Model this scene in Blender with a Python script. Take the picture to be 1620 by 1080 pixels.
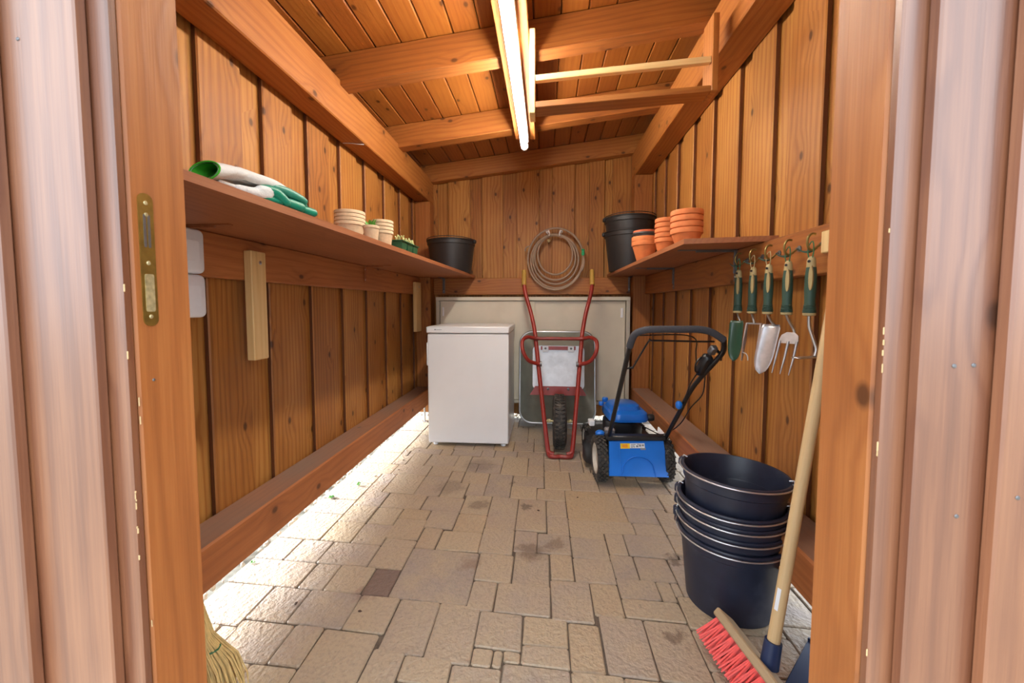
import bpy, bmesh, math, random
from mathutils import Vector, Matrix, Euler
random.seed(7)
scene = bpy.context.scene
for _o in list(bpy.data.objects):
    bpy.data.objects.remove(_o)
COL = scene.collection
R = math.radians
PI = math.pi

# ------------------------------------------------------------------ camera
cd = bpy.data.cameras.new('camera')
cam = bpy.data.objects.new('camera', cd)
COL.objects.link(cam)
cam.location = (0, 0, 1.0)
cam.rotation_euler = (R(90 - 3.33), 0, R(4.82))
cd.sensor_width = 36.0
cd.lens = 14.0
cd.shift_y = -20.8 / 1620
cd.clip_start = 0.02
cd.dof.use_dof = True
cd.dof.focus_distance = 2.1
cd.dof.aperture_fstop = 8.0
scene.camera = cam

# ------------------------------------------------------------------ world, exposure
SKY = 4.0
TUBE = 105.0
world = bpy.data.worlds.new('overcast_sky')
scene.world = world
world.use_nodes = True
bg = world.node_tree.nodes['Background']
bg.inputs[0].default_value = (0.82, 0.91, 1.0, 1)
bg.inputs[1].default_value = SKY
# thin hazy sun low over the left side of the shed
sd = bpy.data.lights.new('hazy_sun', 'SUN')
sd.energy = 27.0
sd.angle = R(24)
sd.color = (0.93, 0.97, 1.0)
sun = bpy.data.objects.new('hazy_sun', sd)
COL.objects.link(sun)
sun.rotation_euler = Vector((-math.cos(R(24)), 0.10, math.sin(R(24)))).to_track_quat('Z', 'Y').to_euler()
vs = scene.view_settings
vs.view_transform = 'Standard'
vs.look = 'None'
vs.exposure = 0.0
vs.gamma = 1.0
vs.use_curve_mapping = False

# ------------------------------------------------------------------ materials
def new_mat(name):
    m = bpy.data.materials.new(name)
    m.use_nodes = True
    nt = m.node_tree
    return m, nt, nt.nodes['Principled BSDF']

def nd(nt, kind, **kw):
    n = nt.nodes.new(kind)
    for k, v in kw.items():
        setattr(n, k, v)
    return n

def mth(nt, op, a, b=None, c=None, clamp=False):
    n = nt.nodes.new('ShaderNodeMath')
    n.operation = op
    n.use_clamp = clamp
    for i, v in enumerate((a, b, c)):
        if v is None:
            continue
        if isinstance(v, (int, float)):
            n.inputs[i].default_value = v
        else:
            nt.links.new(v, n.inputs[i])
    return n.outputs[0]

def comb(nt, x, y, z):
    n = nt.nodes.new('ShaderNodeCombineXYZ')
    for i, v in enumerate((x, y, z)):
        if isinstance(v, (int, float)):
            n.inputs[i].default_value = v
        else:
            nt.links.new(v, n.inputs[i])
    return n.outputs[0]

def noise(nt, vec, scale, detail=2.0, rough=0.5, out=0):
    n = nt.nodes.new('ShaderNodeTexNoise')
    n.inputs['Scale'].default_value = scale
    n.inputs['Detail'].default_value = detail
    n.inputs['Roughness'].default_value = rough
    nt.links.new(vec, n.inputs['Vector'])
    return n.outputs[out]

def ramp(nt, fac, stops):
    n = nt.nodes.new('ShaderNodeValToRGB')
    cr = n.color_ramp
    while len(cr.elements) < len(stops):
        cr.elements.new(0.5)
    for e, (p, c) in zip(cr.elements, stops):
        e.position = p
        e.color = (c[0], c[1], c[2], 1)
    nt.links.new(fac, n.inputs[0])
    return n.outputs[0]

def mixc(nt, fac, a, b, mode='MIX'):
    n = nt.nodes.new('ShaderNodeMix')
    n.data_type = 'RGBA'
    n.blend_type = mode
    for i, v in ((0, fac), (6, a), (7, b)):
        if isinstance(v, (int, float)):
            n.inputs[i].default_value = v
        elif isinstance(v, tuple):
            n.inputs[i].default_value = (v[0], v[1], v[2], 1)
        else:
            nt.links.new(v, n.inputs[i])
    return n.outputs[2]

def bump(nt, bsdf, h, strength, dist=0.002):
    n = nt.nodes.new('ShaderNodeBump')
    n.inputs['Strength'].default_value = strength
    n.inputs['Distance'].default_value = dist
    nt.links.new(h, n.inputs['Height'])
    nt.links.new(n.outputs[0], bsdf.inputs['Normal'])

def wood(name, light, mid, dark, rough=0.5, coat=0.0, ring=1.0, knots=True, bmp=0.25, spec=0.5, dust=None):
    """stained softwood; the grain runs along the object's local Z"""
    m, nt, b = new_mat(name)
    tc = nd(nt, 'ShaderNodeTexCoord').outputs['Object']
    rnd = nd(nt, 'ShaderNodeObjectInfo').outputs['Random']
    off = comb(nt, mth(nt, 'MULTIPLY', rnd, 13.1), mth(nt, 'MULTIPLY', rnd, 29.7), mth(nt, 'MULTIPLY', rnd, 57.3))
    va = nd(nt, 'ShaderNodeVectorMath', operation='ADD')
    nt.links.new(tc, va.inputs[0])
    nt.links.new(off, va.inputs[1])
    sp = nd(nt, 'ShaderNodeSeparateXYZ')
    nt.links.new(va.outputs[0], sp.inputs[0])
    x, y, z = sp.outputs
    xy = mth(nt, 'ADD', x, mth(nt, 'MULTIPLY', y, 0.8))
    low = noise(nt, comb(nt, mth(nt, 'MULTIPLY', x, 7.0), mth(nt, 'MULTIPLY', y, 7.0), mth(nt, 'MULTIPLY', z, 0.9)), 1.0, 2.0)
    # knots
    vo = nd(nt, 'ShaderNodeTexVoronoi', voronoi_dimensions='2D')
    vo.inputs['Scale'].default_value = 1.0
    kv = comb(nt, mth(nt, 'MULTIPLY', xy, 7.0), mth(nt, 'MULTIPLY', z, 4.2), mth(nt, 'MULTIPLY', rnd, 40.0))
    nt.links.new(kv, vo.inputs['Vector'])
    cs = nd(nt, 'ShaderNodeSeparateColor')
    nt.links.new(vo.outputs['Color'], cs.inputs[0])
    has = mth(nt, 'GREATER_THAN', cs.outputs[0], 0.55)
    kd = vo.outputs['Distance']
    near = mth(nt, 'MULTIPLY', mth(nt, 'SUBTRACT', 1.0, mth(nt, 'MULTIPLY', kd, 2.6), clamp=True), has)
    knot = mth(nt, 'MULTIPLY', mth(nt, 'MULTIPLY_ADD', kd, -22.0, 1.9, clamp=True), has)
    phase = mth(nt, 'ADD', mth(nt, 'MULTIPLY', xy, 230.0), mth(nt, 'MULTIPLY', low, 22.0))
    phase = mth(nt, 'ADD', phase, mth(nt, 'MULTIPLY', near, 7.0))
    rings = mth(nt, 'MULTIPLY_ADD', mth(nt, 'SINE', phase), 0.5, 0.5)
    rings = mth(nt, 'POWER', rings, 2.2)
    fine = noise(nt, comb(nt, mth(nt, 'MULTIPLY', x, 240.0), mth(nt, 'MULTIPLY', y, 240.0), mth(nt, 'MULTIPLY', z, 6.0)), 1.0, 2.0, 0.6)
    blot = noise(nt, comb(nt, mth(nt, 'MULTIPLY', x, 5.0), mth(nt, 'MULTIPLY', y, 5.0), mth(nt, 'MULTIPLY', z, 2.2)), 1.0, 3.0)
    f = mth(nt, 'ADD', mth(nt, 'MULTIPLY', rings, 0.22 * ring), mth(nt, 'MULTIPLY', fine, 0.42))
    f = mth(nt, 'ADD', f, mth(nt, 'MULTIPLY', mth(nt, 'SUBTRACT', blot, 0.5), 0.55))
    f = mth(nt, 'ADD', f, mth(nt, 'MULTIPLY', mth(nt, 'SUBTRACT', rnd, 0.5), 0.22))
    f = mth(nt, 'ADD', f, 0.12, clamp=True)
    col = ramp(nt, f, [(0.08, light), (0.45, mid), (0.95, dark)])
    if knots:
        kc = tuple(c * 0.33 for c in dark)
        col = mixc(nt, mth(nt, 'MULTIPLY', near, 0.22), col, dark)
        col = mixc(nt, mth(nt, 'MULTIPLY', knot, 0.8), col, kc)
    if dust:                                             # settled dust on upward faces
        gn = nd(nt, 'ShaderNodeNewGeometry').outputs['True Normal']
        sn = nd(nt, 'ShaderNodeSeparateXYZ')
        nt.links.new(gn, sn.inputs[0])
        up = mth(nt, 'MULTIPLY_ADD', sn.outputs[2], 4.0, -3.0, clamp=True)
        col = mixc(nt, mth(nt, 'MULTIPLY', up, mth(nt, 'MULTIPLY_ADD', blot, 0.8, 0.25, clamp=True)), col, dust)
    nt.links.new(col, b.inputs['Base Color'])
    b.inputs['Roughness'].default_value = rough
    b.inputs['Specular IOR Level'].default_value = spec
    if coat:
        b.inputs['Coat Weight'].default_value = coat
        b.inputs['Coat Roughness'].default_value = 0.3
        b.inputs['Coat IOR'].default_value = 1.85
    bump(nt, b, mth(nt, 'ADD', fine, mth(nt, 'MULTIPLY', rings, 0.6)), bmp, 0.0012)
    return m

def plain(name, col, rough=0.5, metal=0.0, var=0.0, nscale=40.0, bmp=0.0, coat=0.0, dirt=None, dirtamt=0.4, spec=0.5):
    m, nt, b = new_mat(name)
    tc = nd(nt, 'ShaderNodeTexCoord').outputs['Object']
    b.inputs['Roughness'].default_value = rough
    b.inputs['Metallic'].default_value = metal
    b.inputs['Coat Weight'].default_value = coat
    b.inputs['Specular IOR Level'].default_value = spec
    n1 = noise(nt, tc, nscale, 3.0)
    lo = tuple(max(0, c * (1 - var)) for c in col)
    hi = tuple(min(1, c * (1 + var)) for c in col)
    c = ramp(nt, n1, [(0.3, lo), (0.7, hi)])
    if dirt:
        n2 = noise(nt, tc, nscale * 0.22, 4.0, 0.65)
        c = mixc(nt, mth(nt, 'MULTIPLY', mth(nt, 'MULTIPLY_ADD', n2, 5.0, -2.6, clamp=True), dirtamt), c, dirt)
    nt.links.new(c, b.inputs['Base Color'])
    if bmp:
        bump(nt, b, n1, bmp, 0.002)
    return m

def srgb(r, g, b):
    def f(c):
        c /= 255.0
        return c / 12.92 if c <= 0.04045 else ((c + 0.055) / 1.055) ** 2.4
    return (f(r), f(g), f(b))

MT = {}
MT['wall'] = wood('stained_pine_wall', srgb(188, 136, 70), srgb(158, 101, 46), srgb(103, 58, 29), 0.5, spec=0.35)
MT['walledge'] = wood('dark_board_edge', srgb(112, 66, 34), srgb(92, 50, 24), srgb(64, 34, 18), 0.55, ring=0.4, knots=False)
MT['frame'] = wood('stained_pine_beam', srgb(178, 118, 56), srgb(152, 90, 38), srgb(106, 58, 26), 0.5, ring=0.8)
MT['ceil'] = wood('stained_pine_ceiling', srgb(166, 104, 42), srgb(140, 78, 28), srgb(98, 48, 16), 0.42, ring=0.5)
MT['front'] = wood('weathered_stained_cladding', srgb(150, 100, 68), srgb(116, 70, 46), srgb(74, 40, 26), 0.42, coat=0.62, ring=0.7, bmp=0.45)
MT['jamb'] = wood('stained_jamb', srgb(190, 126, 68), srgb(164, 99, 50), srgb(114, 62, 30), 0.5, ring=0.6)
MT['shelf'] = wood('stained_shelf_board', srgb(176, 114, 72), srgb(152, 92, 56), srgb(108, 64, 40), 0.55, ring=0.5, knots=False)
MT['sill'] = wood('weathered_sill_beam', srgb(190, 122, 68), srgb(162, 96, 50), srgb(112, 64, 36), 0.6, ring=0.6, dust=srgb(132, 114, 102))
MT['pale'] = wood('raw_pine', srgb(236, 206, 150), srgb(222, 186, 126), srgb(186, 142, 84), 0.6, ring=0.6, knots=False)
MT['broomwood'] = wood('pale_broom_wood', srgb(214, 186, 140), srgb(198, 168, 122), srgb(160, 128, 86), 0.6, ring=0.4, knots=False)
MT['broomblock'] = wood('grey_brown_broom_block', srgb(178, 156, 124), srgb(160, 136, 104), srgb(124, 102, 76), 0.7, ring=0.5, knots=False)
MT['white'] = plain('white_enamel', srgb(226, 227, 229), 0.32, var=0.015, nscale=8)
MT['whiteplastic'] = plain('white_plastic', srgb(232, 234, 238), 0.35, var=0.01)
MT['cabinet'] = plain('beige_painted_steel', srgb(206, 198, 180), 0.45, var=0.04, nscale=6, dirt=srgb(150, 138, 116), dirtamt=0.35)
MT['cabedge'] = plain('grey_beige_steel_edge', srgb(184, 178, 164), 0.45, var=0.04, nscale=6)
MT['black'] = plain('black_plastic', srgb(30, 31, 34), 0.42, var=0.12, nscale=30, dirt=srgb(70, 72, 76), dirtamt=0.2)
MT['bucket'] = plain('navy_black_bucket_plastic', srgb(34, 39, 56), 0.40, var=0.12, nscale=24, dirt=srgb(96, 100, 112), dirtamt=0.35)
MT['shelfbucket'] = plain('charcoal_bucket_plastic', srgb(34, 34, 36), 0.45, var=0.1, nscale=20)
MT['navy'] = plain('navy_plastic', srgb(22, 40, 78), 0.4, var=0.06)
MT['steel'] = plain('galvanised_steel', srgb(196, 198, 200), 0.35, 1.0, var=0.12, nscale=14)
MT['wire'] = plain('bright_wire', srgb(206, 208, 212), 0.35, 0.9, var=0.05)
MT['darkmetal'] = plain('dull_grey_metal', srgb(120, 120, 122), 0.45, 0.8, var=0.1)
MT['brass'] = plain('aged_brass', srgb(156, 132, 66), 0.42, 0.85, var=0.2, nscale=60, dirt=srgb(96, 84, 50), dirtamt=0.6)
MT['brassworn'] = plain('scratched_brass', srgb(196, 184, 140), 0.45, 0.6, var=0.3, nscale=120)
MT['red'] = plain('brick_red_paint', srgb(140, 42, 34), 0.38, var=0.1, nscale=25, dirt=srgb(84, 44, 38), dirtamt=0.5)
MT['tray'] = plain('grey_green_galvanised_tray', srgb(140, 143, 134), 0.45, 0.35, var=0.12, nscale=10)
MT['trayfloor'] = plain('bright_galvanised_panel', srgb(206, 210, 216), 0.42, 0.25, var=0.08, nscale=22, dirt=srgb(150, 154, 162), dirtamt=0.5)
MT['rubber'] = plain('black_rubber', srgb(52, 49, 46), 0.75, var=0.3, nscale=80, bmp=0.3, dirt=srgb(128, 118, 102), dirtamt=0.8)
MT['rim'] = plain('pale_grey_wheel_rim', srgb(196, 190, 178), 0.5, var=0.08)
MT['olive'] = plain('yellow_rubber_grip', srgb(172, 138, 62), 0.55, var=0.08)
MT['blue'] = plain('bright_blue_plastic', srgb(22, 112, 212), 0.34, var=0.05, nscale=12)
MT['bluepaint'] = plain('bright_blue_enamel', srgb(24, 106, 204), 0.3, var=0.05, nscale=12, coat=0.3)
MT['foam'] = plain('dark_grey_foam_grip', srgb(66, 66, 72), 0.85, var=0.08, nscale=120, bmp=0.3)
MT['blacktube'] = plain('black_enamel_tube', srgb(22, 22, 25), 0.28, var=0.05)
MT['alu'] = plain('cast_aluminium', srgb(170, 172, 176), 0.45, 0.7, var=0.15, nscale=60)
MT['yellow'] = plain('yellow_sticker', srgb(236, 196, 32), 0.5)
MT['orange'] = plain('orange_sticker', srgb(232, 150, 24), 0.5)
MT['stickerwhite'] = plain('white_sticker', srgb(222, 226, 232), 0.5)
MT['stickergrey'] = plain('grey_print', srgb(128, 134, 142), 0.5)
MT['terra'] = plain('terracotta', srgb(208, 120, 66), 0.75, var=0.1, nscale=35, dirt=srgb(222, 146, 96), dirtamt=0.4)
MT['terratop'] = plain('reddish_terracotta', srgb(190, 92, 52), 0.75, var=0.1, nscale=35)
MT['greypot'] = plain('dark_grey_pot_plastic', srgb(64, 62, 60), 0.5)
MT['peat'] = plain('pressed_peat_fibre', srgb(202, 178, 146), 0.9, var=0.1, nscale=60, bmp=0.4, dirt=srgb(176, 146, 112), dirtamt=0.5)
MT['soil'] = plain('dark_soil', srgb(46, 34, 26), 0.95, var=0.3, nscale=120, bmp=0.8)
MT['greenpot'] = plain('dark_green_plastic', srgb(34, 84, 56), 0.45, var=0.08)
MT['sprout'] = plain('pale_sprout', srgb(206, 214, 150), 0.6, var=0.12)
MT['leaf'] = plain('fresh_green_leaf', srgb(74, 140, 44), 0.55, var=0.2)
MT['hose'] = plain('tan_hose_rubber', srgb(158, 136, 116), 0.5, var=0.06, nscale=20)
MT['greenplastic'] = plain('bright_green_plastic', srgb(44, 168, 108), 0.4, var=0.05)
MT['toolgreen'] = plain('dark_green_rubber_grip', srgb(46, 74, 62), 0.55, var=0.06)
MT['tooltan'] = plain('tan_grip_inlay', srgb(168, 150, 104), 0.55, var=0.05)
MT['toolblade'] = plain('brushed_steel_blade', srgb(176, 177, 182), 0.38, 0.7, var=0.1, nscale=50)
MT['greenblade'] = plain('dark_green_enamel_blade', srgb(36, 66, 50), 0.35, var=0.05, coat=0.2)
MT['cord'] = plain('green_cord', srgb(56, 112, 76), 0.7)
MT['tancord'] = plain('tan_cord', srgb(176, 160, 118), 0.7)
MT['gold'] = plain('olive_brass_hook', srgb(142, 124, 74), 0.4, 0.8, var=0.1)
MT['glovewhite'] = plain('white_cotton_knit', srgb(222, 222, 218), 0.9, var=0.04, nscale=200, bmp=0.5)
MT['gloveteal'] = plain('teal_latex_coating', srgb(18, 132, 104), 0.42, var=0.10, nscale=30, dirt=srgb(112, 164, 156), dirtamt=0.7)
MT['glovelime'] = plain('lime_green_glove_lining', srgb(62, 168, 36), 0.8, var=0.15, nscale=60)
MT['bristle'] = plain('coral_red_bristles', srgb(232, 84, 76), 0.55, var=0.1, nscale=90)
MT['straw'] = plain('yellow_straw', srgb(212, 182, 118), 0.7, var=0.18, nscale=60)
MT['stone'] = plain('pale_gravel', srgb(176, 168, 154), 0.85, var=0.25, nscale=20)
MT['ground'] = plain('grey_gravel_ground', srgb(112, 110, 100), 0.9, var=0.3, nscale=30, bmp=0.6)
MT['sand'] = plain('joint_sand', srgb(92, 80, 68), 0.95, var=0.3, nscale=80, bmp=0.6)
MT['felt'] = plain('roofing_felt', srgb(70, 70, 72), 0.9, var=0.1)
MT['fleck'] = plain('brown_leaf_litter', srgb(74, 56, 44), 0.85, var=0.2)

def paver_mat(name, tones, stains=True):
    m, nt, b = new_mat(name)
    tc = nd(nt, 'ShaderNodeTexCoord').outputs['Object']
    pos = nd(nt, 'ShaderNodeNewGeometry').outputs['Position']
    rnd = nd(nt, 'ShaderNodeObjectInfo').outputs['Random']
    base = ramp(nt, rnd, [(i / (len(tones) - 1), t) for i, t in enumerate(tones)])
    n1 = noise(nt, pos, 9.0, 4.0, 0.6)
    n2 = noise(nt, pos, 90.0, 3.0, 0.6)
    col = mixc(nt, mth(nt, 'MULTIPLY_ADD', n1, 2.2, -0.75, clamp=True), base, tones[len(tones) // 2])
    col = mixc(nt, mth(nt, 'MULTIPLY_ADD', n2, 1.6, -0.75, clamp=True), col, tuple(c * 0.62 for c in tones[0]))
    if stains:
        sp = nd(nt, 'ShaderNodeSeparateXYZ')
        nt.links.new(pos, sp.inputs[0])
        wob = mth(nt, 'MULTIPLY_ADD', noise(nt, pos, 26.0, 3.0, 0.6), 0.11, -0.055)
        for sx, sy, sr, amt, tone in STAINS:
            dx = mth(nt, 'SUBTRACT', sp.outputs[0], sx)
            dy = mth(nt, 'SUBTRACT', sp.outputs[1], sy)
            d = mth(nt, 'SQRT', mth(nt, 'ADD', mth(nt, 'MULTIPLY', dx, dx), mth(nt, 'MULTIPLY', dy, dy)))
            k = mth(nt, 'MULTIPLY_ADD', mth(nt, 'ADD', d, wob), -2.0 / sr, 2.0, clamp=True)
            col = mixc(nt, mth(nt, 'MULTIPLY', k, amt), col, tone)
    nt.links.new(col, b.inputs['Base Color'])
    b.inputs['Roughness'].default_value = 0.55
    ham = noise(nt, tc, 62.0, 2.0, 0.55)
    bump(nt, b, mth(nt, 'ADD', mth(nt, 'MULTIPLY', ham, 1.3), mth(nt, 'MULTIPLY', n2, 0.4)), 0.75, 0.006)
    return m
STAINS = [(-0.055, 1.565, 0.07, 0.6, srgb(92, 70, 52)), (0.045, 1.62, 0.05, 0.5, srgb(96, 74, 54)), (-0.285, 1.47, 0.05, 0.45, srgb(112, 82, 58)),
          (0.51, 1.555, 0.04, 0.7, srgb(86, 66, 52)), (-0.33, 1.93, 0.06, 0.6, srgb(96, 80, 64)), (-0.52, 2.10, 0.10, 0.45, srgb(98, 84, 74)),
          (-0.41, 2.42, 0.12, 0.45, srgb(100, 84, 74)), (-0.09, 1.92, 0.03, 0.7, srgb(80, 64, 52)), (0.40, 1.18, 0.035, 0.6, srgb(88, 66, 54)),
          (-0.62, 1.28, 0.05, 0.45, srgb(120, 88, 78)), (-0.18, 2.2, 0.025, 0.6, srgb(84, 66, 52)), (0.63, 1.09, 0.07, 0.4, srgb(128, 92, 62))]
PT = [srgb(146, 132, 123), srgb(164, 146, 126), srgb(172, 152, 124), srgb(154, 138, 127), srgb(172, 148, 114)]
MT['paver'] = paver_mat('tumbled_concrete_paver', PT)
MT['paverdark'] = paver_mat('damp_dark_paver', [srgb(112, 92, 82), srgb(118, 98, 86), srgb(108, 88, 80)], False)

def emis(name, col, s):
    m, nt, b = new_mat(name)
    b.inputs['Base Color'].default_value = (1, 1, 1, 1)
    b.inputs['Emission Color'].default_value = (col[0], col[1], col[2], 1)
    b.inputs['Emission Strength'].default_value = s
    return m
MT['tube'] = emis('lit_fluorescent_tube', (1.0, 0.905, 0.775), TUBE)

# ------------------------------------------------------------------ mesh helpers
class G:
    def __init__(self):
        self.v = []
        self.f = []
    def add(self, vs_, fs_):
        o = len(self.v)
        self.v += [Vector(v) for v in vs_]
        self.f += [[i + o for i in f] for f in fs_]
        return self
    def box(self, c, s, ch=0.0, M=None):
        """box centred on c, size s, all twelve edges chamfered by ch"""
        x, y, z = (d / 2 for d in s)
        if ch <= 0:
            vs_ = [(a * x, b_ * y, c_ * z) for a in (-1, 1) for b_ in (-1, 1) for c_ in (-1, 1)]
            fs_ = [(0, 1, 3, 2), (4, 6, 7, 5), (0, 4, 5, 1), (2, 3, 7, 6), (0, 2, 6, 4), (1, 5, 7, 3)]
        else:
            ch = min(ch, x * 0.9, y * 0.9, z * 0.9)
            vs_ = []
            for a in (-1, 1):
                for b_ in (-1, 1):
                    for c_ in (-1, 1):
                        vs_ += [(a * x, b_ * (y - ch), c_ * (z - ch)), (a * (x - ch), b_ * y, c_ * (z - ch)), (a * (x - ch), b_ * (y - ch), c_ * z)]
            bm = bmesh.new()
            bv = [bm.verts.new(v) for v in vs_]
            r = bmesh.ops.convex_hull(bm, input=bv)
            bmesh.ops.dissolve_limit(bm, angle_limit=0.02, verts=bm.verts[:], edges=bm.edges[:])
            bm.verts.index_update()
            vs_ = [v.co.copy() for v in bm.verts]
            fs_ = [[v.index for v in f.verts] for f in bm.faces]
            bm.free()
        c = Vector(c)
        vs_ = [(M @ Vector(v) if M else Vector(v)) + c for v in vs_]
        return self.add(vs_, fs_)
    def lathe(self, prof, seg=32, c=(0, 0, 0), M=None, closed=False):
        """profile of (radius, height) spun about Z; faces look outward when the profile runs upwards"""
        n = len(prof)
        vs_, fs_ = [], []
        for k in range(seg):
            a = 2 * PI * k / seg
            for r, h in prof:
                vs_.append(Vector((r * math.cos(a), r * math.sin(a), h)))
        for k in range(seg):
            k2 = (k + 1) % seg
            for i in range(n if closed else n - 1):
                j = (i + 1) % n
                fs_.append((k * n + i, k2 * n + i, k2 * n + j, k * n + j))
        if not closed:
            if prof[0][0] > 1e-6:
                fs_.append([k * n for k in reversed(range(seg))])
            if prof[-1][0] > 1e-6:
                fs_.append([k * n + n - 1 for k in range(seg)])
        c = Vector(c)
        return self.add([(M @ v if M else v) + c for v in vs_], fs_)
    def tube(self, pts, r, seg=10, closed=False, cap=True):
        """round tube along points; r may be a list"""
        pts = [Vector(p) for p in pts]
        n = len(pts)
        rs = r if isinstance(r, (list, tuple)) else [r] * n
        vs_, fs_ = [], []
        prev = None
        for i in range(n):
            if closed:
                t = pts[(i + 1) % n] - pts[i - 1]
            else:
                t = pts[min(i + 1, n - 1)] - pts[max(i - 1, 0)]
            t.normalize()
            if prev is None:
                up = Vector((0, 0, 1)) if abs(t.z) < 0.9 else Vector((1, 0, 0))
                a = t.cross(up).normalized()
            else:
                a = (prev - t * prev.dot(t)).normalized()
            prev = a
            b_ = t.cross(a)
            for k in range(seg):
                g = 2 * PI * k / seg
                vs_.append(pts[i] + (a * math.cos(g) + b_ * math.sin(g)) * rs[i])
        m = n if closed else n - 1
        for i in range(m):
            j = (i + 1) % n
            for k in range(seg):
                k2 = (k + 1) % seg
                fs_.append((i * seg + k, j * seg + k, j * seg + k2, i * seg + k2))
        if not closed and cap:
            fs_.append(list(range(seg)))
            fs_.append([(n - 1) * seg + k for k in reversed(range(seg))])
        return self.add(vs_, fs_)
    def prism(self, poly, d, M=None, c=(0, 0, 0)):
        """polygon in local XY, thickness d along local Z (centred)"""
        n = len(poly)
        vs_ = [Vector((p[0], p[1], -d / 2)) for p in poly] + [Vector((p[0], p[1], d / 2)) for p in poly]
        fs_ = [list(reversed(range(n))), list(range(n, 2 * n))]
        for i in range(n):
            j = (i + 1) % n
            fs_.append((i, j, n + j, n + i))
        c = Vector(c)
        return self.add([(M @ v if M else v) + c for v in vs_], fs_)
    def loft(self, rings, cap=True, closed=True):
        n = len(rings[0])
        vs_ = [Vector(p) for r in rings for p in r]
        fs_ = []
        for i in range(len(rings) - 1):
            for k in range(n if closed else n - 1):
                k2 = (k + 1) % n
                fs_.append((i * n + k, i * n + k2, (i + 1) * n + k2, (i + 1) * n + k))
        if cap:
            fs_.append(list(reversed(range(n))))
            fs_.append([(len(rings) - 1) * n + k for k in range(n)])
        return self.add(vs_, fs_)
    def mesh(self, name, mat=None, smooth=None):
        me = bpy.data.meshes.new(name)
        me.from_pydata([tuple(v) for v in self.v], [], self.f)
        if mat is not None:
            me.materials.append(MT[mat] if isinstance(mat, str) else mat)
        bm = bmesh.new()
        bm.from_mesh(me)
        bmesh.ops.recalc_face_normals(bm, faces=bm.faces[:])
        bm.to_mesh(me)
        bm.free()
        if smooth is not None:
            me.polygons.foreach_set('use_smooth', [True] * len(me.polygons))
            me.set_sharp_from_angle(angle=R(smooth))
        me.update()
        return me
    def build(self, name, mat, parent=None, smooth=None, M=None):
        return link(name, self.mesh(name, mat, smooth), parent, M)

def link(name, me, parent=None, M=None):
    o = bpy.data.objects.new(name, me)
    COL.objects.link(o)
    if parent is not None:
        o.parent = parent
    if M is not None:
        o.matrix_basis = M
    return o

def tag(o, label, cat, group=None, kind=None):
    o['label'] = label
    o['category'] = cat
    if group:
        o['group'] = group
    if kind:
        o['kind'] = kind
    return o

def thing(name, label, cat, loc=(0, 0, 0), rz=0.0, group=None, kind=None, M=None):
    o = bpy.data.objects.new(name, None)
    o.empty_display_size = 0.05
    COL.objects.link(o)
    if M is not None:
        o.matrix_basis = M
    else:
        o.location = loc
        o.rotation_euler = (0, 0, rz)
    return tag(o, label, cat, group, kind)

def frame(p0, p1, wdir):
    p0, p1 = Vector(p0), Vector(p1)
    z = (p1 - p0).normalized()
    x = Vector(wdir)
    x = (x - z * x.dot(z)).normalized()
    y = z.cross(x)
    m = Matrix((x, y, z)).transposed().to_4x4()
    m.translation = (p0 + p1) / 2
    return m, (p1 - p0).length

def plank(name, p0, p1, w, t, wdir, mat, parent=None, ch=0.003, edge=None):
    """straight timber from p0 to p1; w along wdir, t across; grain along its length"""
    m, L = frame(p0, p1, wdir)
    o = G().box((0, 0, 0), (w, t, L), ch).build(name, mat, parent, M=m)
    if edge:                                             # long edge faces are coloured darker than the board face
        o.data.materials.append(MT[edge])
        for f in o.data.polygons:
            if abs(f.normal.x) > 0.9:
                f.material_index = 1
    return o

def arc(c, r, a0, a1, n, u=(1, 0, 0), v=(0, 0, 1)):
    c, u, v = Vector(c), Vector(u), Vector(v)
    return [c + u * (r * math.cos(R(a0 + (a1 - a0) * i / n))) + v * (r * math.sin(R(a0 + (a1 - a0) * i / n))) for i in range(n + 1)]

def smoothpath(pts, n=6, closed=False):
    """Catmull-Rom through points"""
    pts = [Vector(p) for p in pts]
    out = []
    N = len(pts)
    rng = range(N) if closed else range(N - 1)
    for i in rng:
        if closed:
            p0, p1, p2, p3 = pts[i - 1], pts[i], pts[(i + 1) % N], pts[(i + 2) % N]
        else:
            p0, p1, p2, p3 = pts[max(i - 1, 0)], pts[i], pts[i + 1], pts[min(i + 2, N - 1)]
        for k in range(n):
            t = k / n
            out.append(0.5 * ((2 * p1) + (p2 - p0) * t + (2 * p0 - 5 * p1 + 4 * p2 - p3) * t * t + (3 * p1 - p0 - 3 * p2 + p3) * t ** 3))
    if not closed:
        out.append(pts[-1])
    return out

def copy_tree(o, parent=None, M=None):
    c = o.copy()
    COL.objects.link(c)
    if parent is not None:
        c.parent = parent
    if M is not None:
        c.matrix_basis = M
    for ch in [k for k in bpy.data.objects if k.parent is o]:
        copy_tree(ch, c)
    return c

def grain_build(g, name, mat, parent, along):
    """mesh given in world space, stored so that local Z (the grain) runs along 'along'"""
    z = Vector(along).normalized()
    x = Vector((1, 0, 0)) if abs(z.x) < 0.7 else Vector((0, 1, 0))
    x = (x - z * x.dot(z)).normalized()
    m = Matrix((x, z.cross(x), z)).transposed().to_4x4()
    cen = sum(g.v, Vector()) / len(g.v)
    m.translation = cen
    inv = m.inverted()
    g.v = [inv @ v for v in g.v]
    return g.build(name, mat, parent, M=m)

# ------------------------------------------------------------------ floor
def struct(name, label, cat):
    return thing(name, label, cat, kind='structure')

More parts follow.
